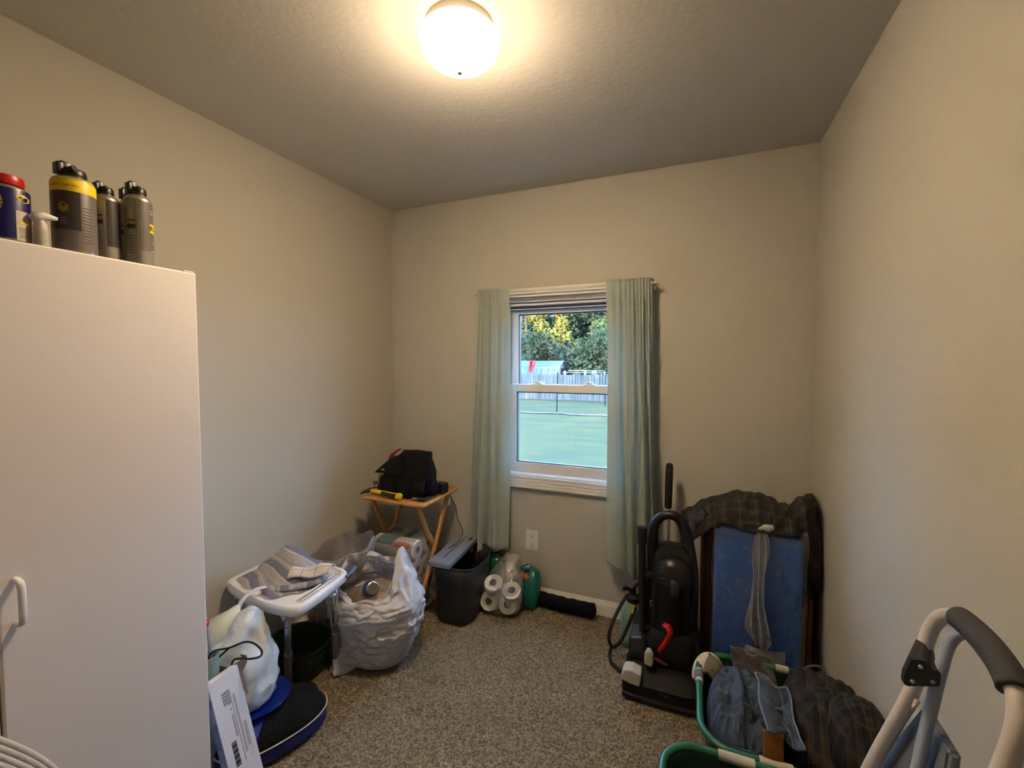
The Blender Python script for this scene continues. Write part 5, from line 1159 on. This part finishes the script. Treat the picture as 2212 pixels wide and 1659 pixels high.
def baskets():
    cx, cy, hx, hy, z = .262, 1.555, .222, .222, .325
    basket('laundry_basket', 'green laundry basket heaped with jeans and flannel, by the right wall', cx, cy, hx, hy, z,
           [([(cx-hx, 1.655), (cx-hx, 1.59)], 'w'), ([(cx-hx, 1.645), (cx-hx, 1.605)], 'g'), ([(.295, cy+hy), (.335, cy+hy)], 'w'), ([(.19, cy-hy), (.27, cy-hy)], 'w')], (cx, cy, 0))
    cx2, cy2, hx2, hy2 = .165, 1.095, .222, .205
    basket('laundry_basket', 'nearer empty green laundry basket cut off by the bottom edge', cx2, cy2, hx2, hy2, .335, [([(.085, cy2+hy2), (.175, cy2+hy2)], 'w')], (cx2, cy2, 0))
    # clothes
    DEN = mat('blue_denim', (.27, .31, .375), .95, var=.22, vscale=22, bump=.3, bscale=220, spec=.1); DEND = mat('dark_seam', (.13, .14, .17), .95)
    j = thing('blue_jeans', 'faded blue jeans on top of the heaped basket with tan leather patch', 'jeans', (.17, 1.5, .3))
    def heap(x0, x1, y0, y1, base, peak, seed, dirv, uvs=(1, 1), n=90, amp=.016, shp=2.4):
        bm = bmesh.new()
        def f(u, v):
            a, b = u*2-1, v*2-1; mx = max(abs(a), abs(b)); r = math.hypot(a, b) or 1
            k = max(0, 1-(mx**shp)); x = (x0+x1)/2+a/r*mx*(x1-x0)/2*1.05 if r else 0; y = (y0+y1)/2+b/r*mx*(y1-y0)/2*1.05
            z = base+(peak-base)*k**.55*(1+.22*noise.noise(V((x*6, y*6, seed)))) + amp*min(1, k*4)*(ridge((x*dirv[0]+y*dirv[1], (y*dirv[0]-x*dirv[1])*.35, 0), 17, seed)+.45*ridge((x, y, 0), 38, seed+2))
            return V((x, y, z))
        grid(bm, n, n, f, uvscale=uvs); return bm
    bm = heap(.062, .265, 1.36, 1.68, .22, .372, 3, (1, .25), amp=.030, shp=3.2); solid(link('crumpled_leg', bm, DEN, j, True), .003)
    # waistband folded upright, with placket and fly
    bm = bmesh.new()
    def wb(u, v): return V((.205+.085*u+.004*math.sin(v*8), 1.56-.215*v+.010*math.sin(u*7+v*4), .408+.012*math.sin(u*5+1)-.012*u*u-.010*v+.010*ridge((u*1.2, v*2, 1), 2, 3)))
    grid(bm, 24, 40, wb); solid(link('waistband', bm, DEN, j, True), .006)
    bm = bmesh.new(); tube(bm, [wb(1, k/14)+V((.002, 0, .003)) for k in range(15)], .003, 8); tube(bm, [wb(.74, k/14)+V((0, 0, .004)) for k in range(15)], .0014, 6); tube(bm, [wb(.0, k/14)+V((0, 0, .003)) for k in range(15)], .0025, 8); tube(bm, [wb(k/10, 0)+V((0, 0, .003)) for k in range(11)], .004, 8); link('seam', bm, mat('worn_seam', (.42, .45, .48), .9), j, True)
    bm = bmesh.new()
    for k in (3, 7): box(bm, .215, .262, 1.50-.02*k, 1.512-.02*k, .402, .4105, .001)
    link('belt_loop', bm, DEN, j)
    bm = bmesh.new(); grid(bm, 10, 14, lambda u, v: V((.198+.050*u, 1.348-.012*v-.004*math.sin(u*PI), .408-.095*v))); 
    pt = link('leather_patch', bm, mat('tan_leather', (.56, .34, .13), .75, bump=.3, bscale=60, var=.15, vscale=30), j, True); solid(pt, .005); pt['label'] = 'tan leather patch'
    bm = bmesh.new(); grid(bm, 10, 14, lambda u, v: V((.10+.17*u, 1.352+.004*math.sin(u*8), .33-.03*abs(u-.4)-.09*v))); solid(link('front_fold', bm, DEN, j, True), .003)
    reparent_world(j)
    FL = uv_pattern('brown_plaid_flannel', (.17, .165, .155), [(0, 5, .0, .4, (.10, .10, .105), .8), (1, 5, .3, .4, (.11, .11, .11), .7), (0, 5, .55, .14, (.27, .215, .17), .55), (1, 5, .8, .14, (.27, .21, .165), .5), (0, 5, .2, .03, (.30, .28, .25), .4)], bump=.5)
    s = thing('flannel_shirt', 'dark brown plaid flannel heaped in the basket against the right wall', 'shirt', (.38, 1.5, .3))
    bm = heap(.275, .505, 1.335, 1.735, .24, .43, 9, (.4, 1), amp=.020, shp=3); 
    for v in bm.verts: v.co.x = min(v.co.x, XR-.006)
    solid(link('shirt_body', bm, FL, s, True), .003)
    bm = heap(.36, .512, 1.30, 1.53, .36, .475, 14, (1, .5), amp=.015, n=60, shp=2.6)
    for v in bm.verts: v.co.x = min(v.co.x, XR-.006)
    solid(link('folded_sleeve', bm, FL, s, True), .003)
    reparent_world(s)
    # brown cloth over the far rim
    bm = bmesh.new()
    def bc(u, v):
        x = .150+.135*u; return V((x+.01*v, 1.80-.16*v+.008*math.sin(u*9), .352-.02*u-.055*v+.010*ridge((u*2, v*2, 0), 1.5, 2)))
    grid(bm, 30, 26, bc); o = link('brown_cloth', bm, mat('dark_brown_cloth', (.20, .165, .15), .95, bump=.4, bscale=120, sheen=.3), None, True); solid(o, .004)
    tag(o, 'dark brown cloth hanging over the far rim of the heaped basket', 'cloth')
    # strap loop with a tan tag
    st = thing('strap_loop', 'thin grey-green strap loop with a tan tag on the far basket rim', 'strap', (.40, 1.76, .33))
    bm = bmesh.new(); tube(bm, smooth_path([(.335, 1.72, .345), (.362, 1.745, .352), (.395, 1.765, .366), (.428, 1.775, .368), (.447, 1.775, .350)], 6), .0032, 8, flat=(1, 1.4)); link('strap', bm, mat('grey_green_webbing', (.36, .40, .35), .8), st, True)
    bm = bmesh.new(); a = [V((.405, 1.772, .330)), V((.432, 1.776, .356)), V((.452, 1.778, .326))]; bm.faces.new([bm.verts.new(p) for p in a]); solid(link('tan_tag', bm, mat('tan_card', (.66, .52, .30), .7), st), .003); reparent_world(st)
    # cap on the basket corner
    c = thing('baseball_cap', 'grey and white baseball cap hooked over the corner of the heaped basket', 'cap', (.07, 1.70, .30))
    CW = mat('cap_white', (.78, .72, .62), .85, bump=.15, bscale=150); CG = mat('cap_grey', (.42, .38, .33), .85, bump=.15, bscale=150)
    C0 = V((.076, 1.710, .268)); Rm = Matrix.Rotation(math.radians(-12), 3, 'Z')
    def dome(th, ph, k=1.0): return C0+Rm @ V((.058*k*math.cos(ph)*math.cos(th), .062*k*math.cos(ph)*math.sin(th), .092*k*math.sin(ph)))
    def gore(t0, t1):
        bm = bmesh.new()
        def f(u, v):
            th = t0+(t1-t0)*u; d = (th-math.radians(270)+PI) % (2*PI)-PI; p0 = .62*math.exp(-d*d/.28)
            return dome(th, p0+(PI/2-p0-.02)*v)
        grid(bm, 12, 14, f); return bm
    for k in range(6):
        t0 = math.radians(255+60*k); o = link('crown_panel', gore(t0, t0+PI/3), CG if k in (0, 1, 5) and k != 5 else CW, c, True); solid(o, .002)
    for th in (238, 292):
        bm = bmesh.new(); q = dome(math.radians(th), .75, 1.03); lathe(bm, [(.003, 0), (.0045, .001), (.0045, .002)], q, 12, mtx=None); link('eyelet', bm, BLACK_RB, c)
    bm = bmesh.new(); pts = []
    for i in range(25):
        th = math.radians(218+104*i/24); d = (th-math.radians(270)+PI) % (2*PI)-PI; pts.append(dome(th, .62*math.exp(-d*d/.28), 1.02))
    tube(bm, pts, .0045, 8); link('opening_trim', bm, BLACK_RB, c, True)
    bm = bmesh.new(); grid(bm, 16, 8, lambda u, v: C0+Rm @ V(((u-.5)*.12*(1-.25*v), .055+.06*v*math.cos((u-.5)*2.2), -.004-.055*v-.02*(2*u-1)**2))); solid(link('peak', bm, CG, c, True), .003)
    bm = bmesh.new(); lathe(bm, [(.006, 0), (.006, .003), (.003, .006)], C0+V((0, 0, .091)), 12); link('top_button', bm, CG, c, True); reparent_world(c)
baskets()

# ------------------------------------------------------------------ step stool ladder against the right wall
def ladder():
    t = thing('step_ladder', 'folded step ladder with white tube frame and dark foam grip, right foreground', 'ladder', (.2, .86, 0))
    WT = mat('ladder_enamel', (.82, .79, .76), .3); FG = mat('grey_foam_grip', (.23, .235, .24), .8, bump=.15, bscale=150); PLT = mat('grey_tread', (.38, .42, .46), .55, bump=.3, bscale=70)
    def X(y, z, off=0): return V((.40+.26*(z-.99)+off, y, z))
    fr = [X(1.01, .02), X(.985, .45), X(.972, .674), X(.950, .838), X(.958, .905), X(.966, .955), X(.957, .985), X(.935, 1.004), X(.905, 1.013), X(.845, 1.013), X(.795, 1.004), X(.765, .990), X(.748, .968), X(.740, .935), X(.735, .86), X(.715, .6), X(.69, .02)]
    P = smooth_path(fr, 6); bm = bmesh.new(); tube(bm, P, .0115, 16); link('front_frame', bm, WT, t, True)
    g = [p for p in P if p.z > .985 and .765 < p.y < .915]; bm = bmesh.new(); tube(bm, g, .0185, 18); link('foam_grip', bm, FG, t, True)
    # rear frame
    rf = [X(.84, .02, .04), X(.865, .60, .018), X(.894, .84, .004), X(.912, .915, .004), X(.925, .965, .008), X(.910, .990, .014), X(.87, .990, .02), X(.80, .975, .022)]
    bm = bmesh.new(); tube(bm, smooth_path(rf, 6), .009, 14); tube(bm, smooth_path([X(.80, .975, .022), X(.77, .95, .022), X(.765, .6, .035), X(.76, .02, .05)], 6), .009, 14); link('rear_frame', bm, mat('blue_grey_enamel', (.60, .65, .72), .35), t, True)
    # hinge bracket
    bm = bmesh.new(); poly = [(.351, .863), (.352, .880), (.360, .908), (.366, .911), (.381, .911), (.390, .897), (.397, .900), (.401, .893), (.400, .872), (.381, .868), (.356, .860)]
    k_ = .893/.945; poly = [(x*k_, 1.422+(z-1.422)*k_) for x, z in poly]; 
    va = [bm.verts.new((x, .893, z)) for x, z in poly]; vm = [bm.verts.new((x, .906, z)) for x, z in poly]; vb = [bm.verts.new((.385+(x-.357)*.62, .970, .893+(z-.848-.018)*.62)) for x, z in poly]; n = len(poly)
    bm.faces.new(va); bm.faces.new(vb[::-1])
    for i in range(n):
        bm.faces.new((va[i], va[(i+1) % n], vm[(i+1) % n], vm[i])); bm.faces.new((vm[i], vm[(i+1) % n], vb[(i+1) % n], vb[i]))
    bmesh.ops.bevel(bm, geom=list(bm.edges), offset=.0015, segments=2, affect='EDGES'); br = link('hinge_bracket', bm, mat('black_bracket', (.11, .11, .12), .45), t)
    for (x, z) in ((.372, .901), (.362, .872), (.389, .879)):
        bm = bmesh.new(); lathe(bm, [(.0032, -.002), (.0032, .001), (.0015, .002)], (0, 0, 0), 12, mtx=Matrix.Translation((x*k_, .892, 1.422+(z-1.422)*k_)) @ Matrix.Rotation(PI/2, 4, 'X')); link('rivet', bm, ALU, br, True)
    bm = bmesh.new(); tube(bm, [X(.935, .845, .004), X(.965, .77, .012)], .004, 8); link('strut', bm, WT, t, True)
    # folded treads
    for (ya, yb, za, zb) in (((.965, .80), (.995, .72), .50, .825), ((.965, .76), (.99, .72), .12, .36)):
        bm = bmesh.new(); q = [X(.955, zb, .022), X(.862, zb-.005, .022), X(.77, za+.1, .020), X(.745, za, .018), X(1.0, za, .018), X(.985, zb-.12, .020)]
        va = [bm.verts.new(p) for p in q]; vb = [bm.verts.new(p+V((.018, 0, 0))) for p in q]; n = len(q)
        bm.faces.new(va); bm.faces.new(vb[::-1])
        for i in range(n): bm.faces.new((va[i], va[(i+1) % n], vb[(i+1) % n], vb[i]))
        bmesh.ops.bevel(bm, geom=list(bm.edges), offset=.005, segments=3, affect='EDGES'); tr = link('tread', bm, PLT, t)
        bm = bmesh.new()
        for k in range(9): zz = za+.02+k*.022; tube(bm, [X(.97-.004*k, zz, .019), X(.79+.008*k, zz, .019)], .0016, 5)
        rbs = link('tread_rib', bm, PLT, tr); rbs['kind'] = 'stuff'
    bm = bmesh.new(); box(bm, -.006, .006, -.012, .012, -.02, .02, .004, mtx=Matrix.Translation(X(.868, .745, .005))); link('latch', bm, DGREY, t)
    for y in (1.01, .69):
        bm = bmesh.new(); lathe(bm, [(.016, 0), (.017, .004), (.0145, .035)], X(y, .001)-V((0, 0, 0)), 18); link('rubber_foot', bm, BLACK_RB, t, True, 40)
    reparent_world(t)
ladder()
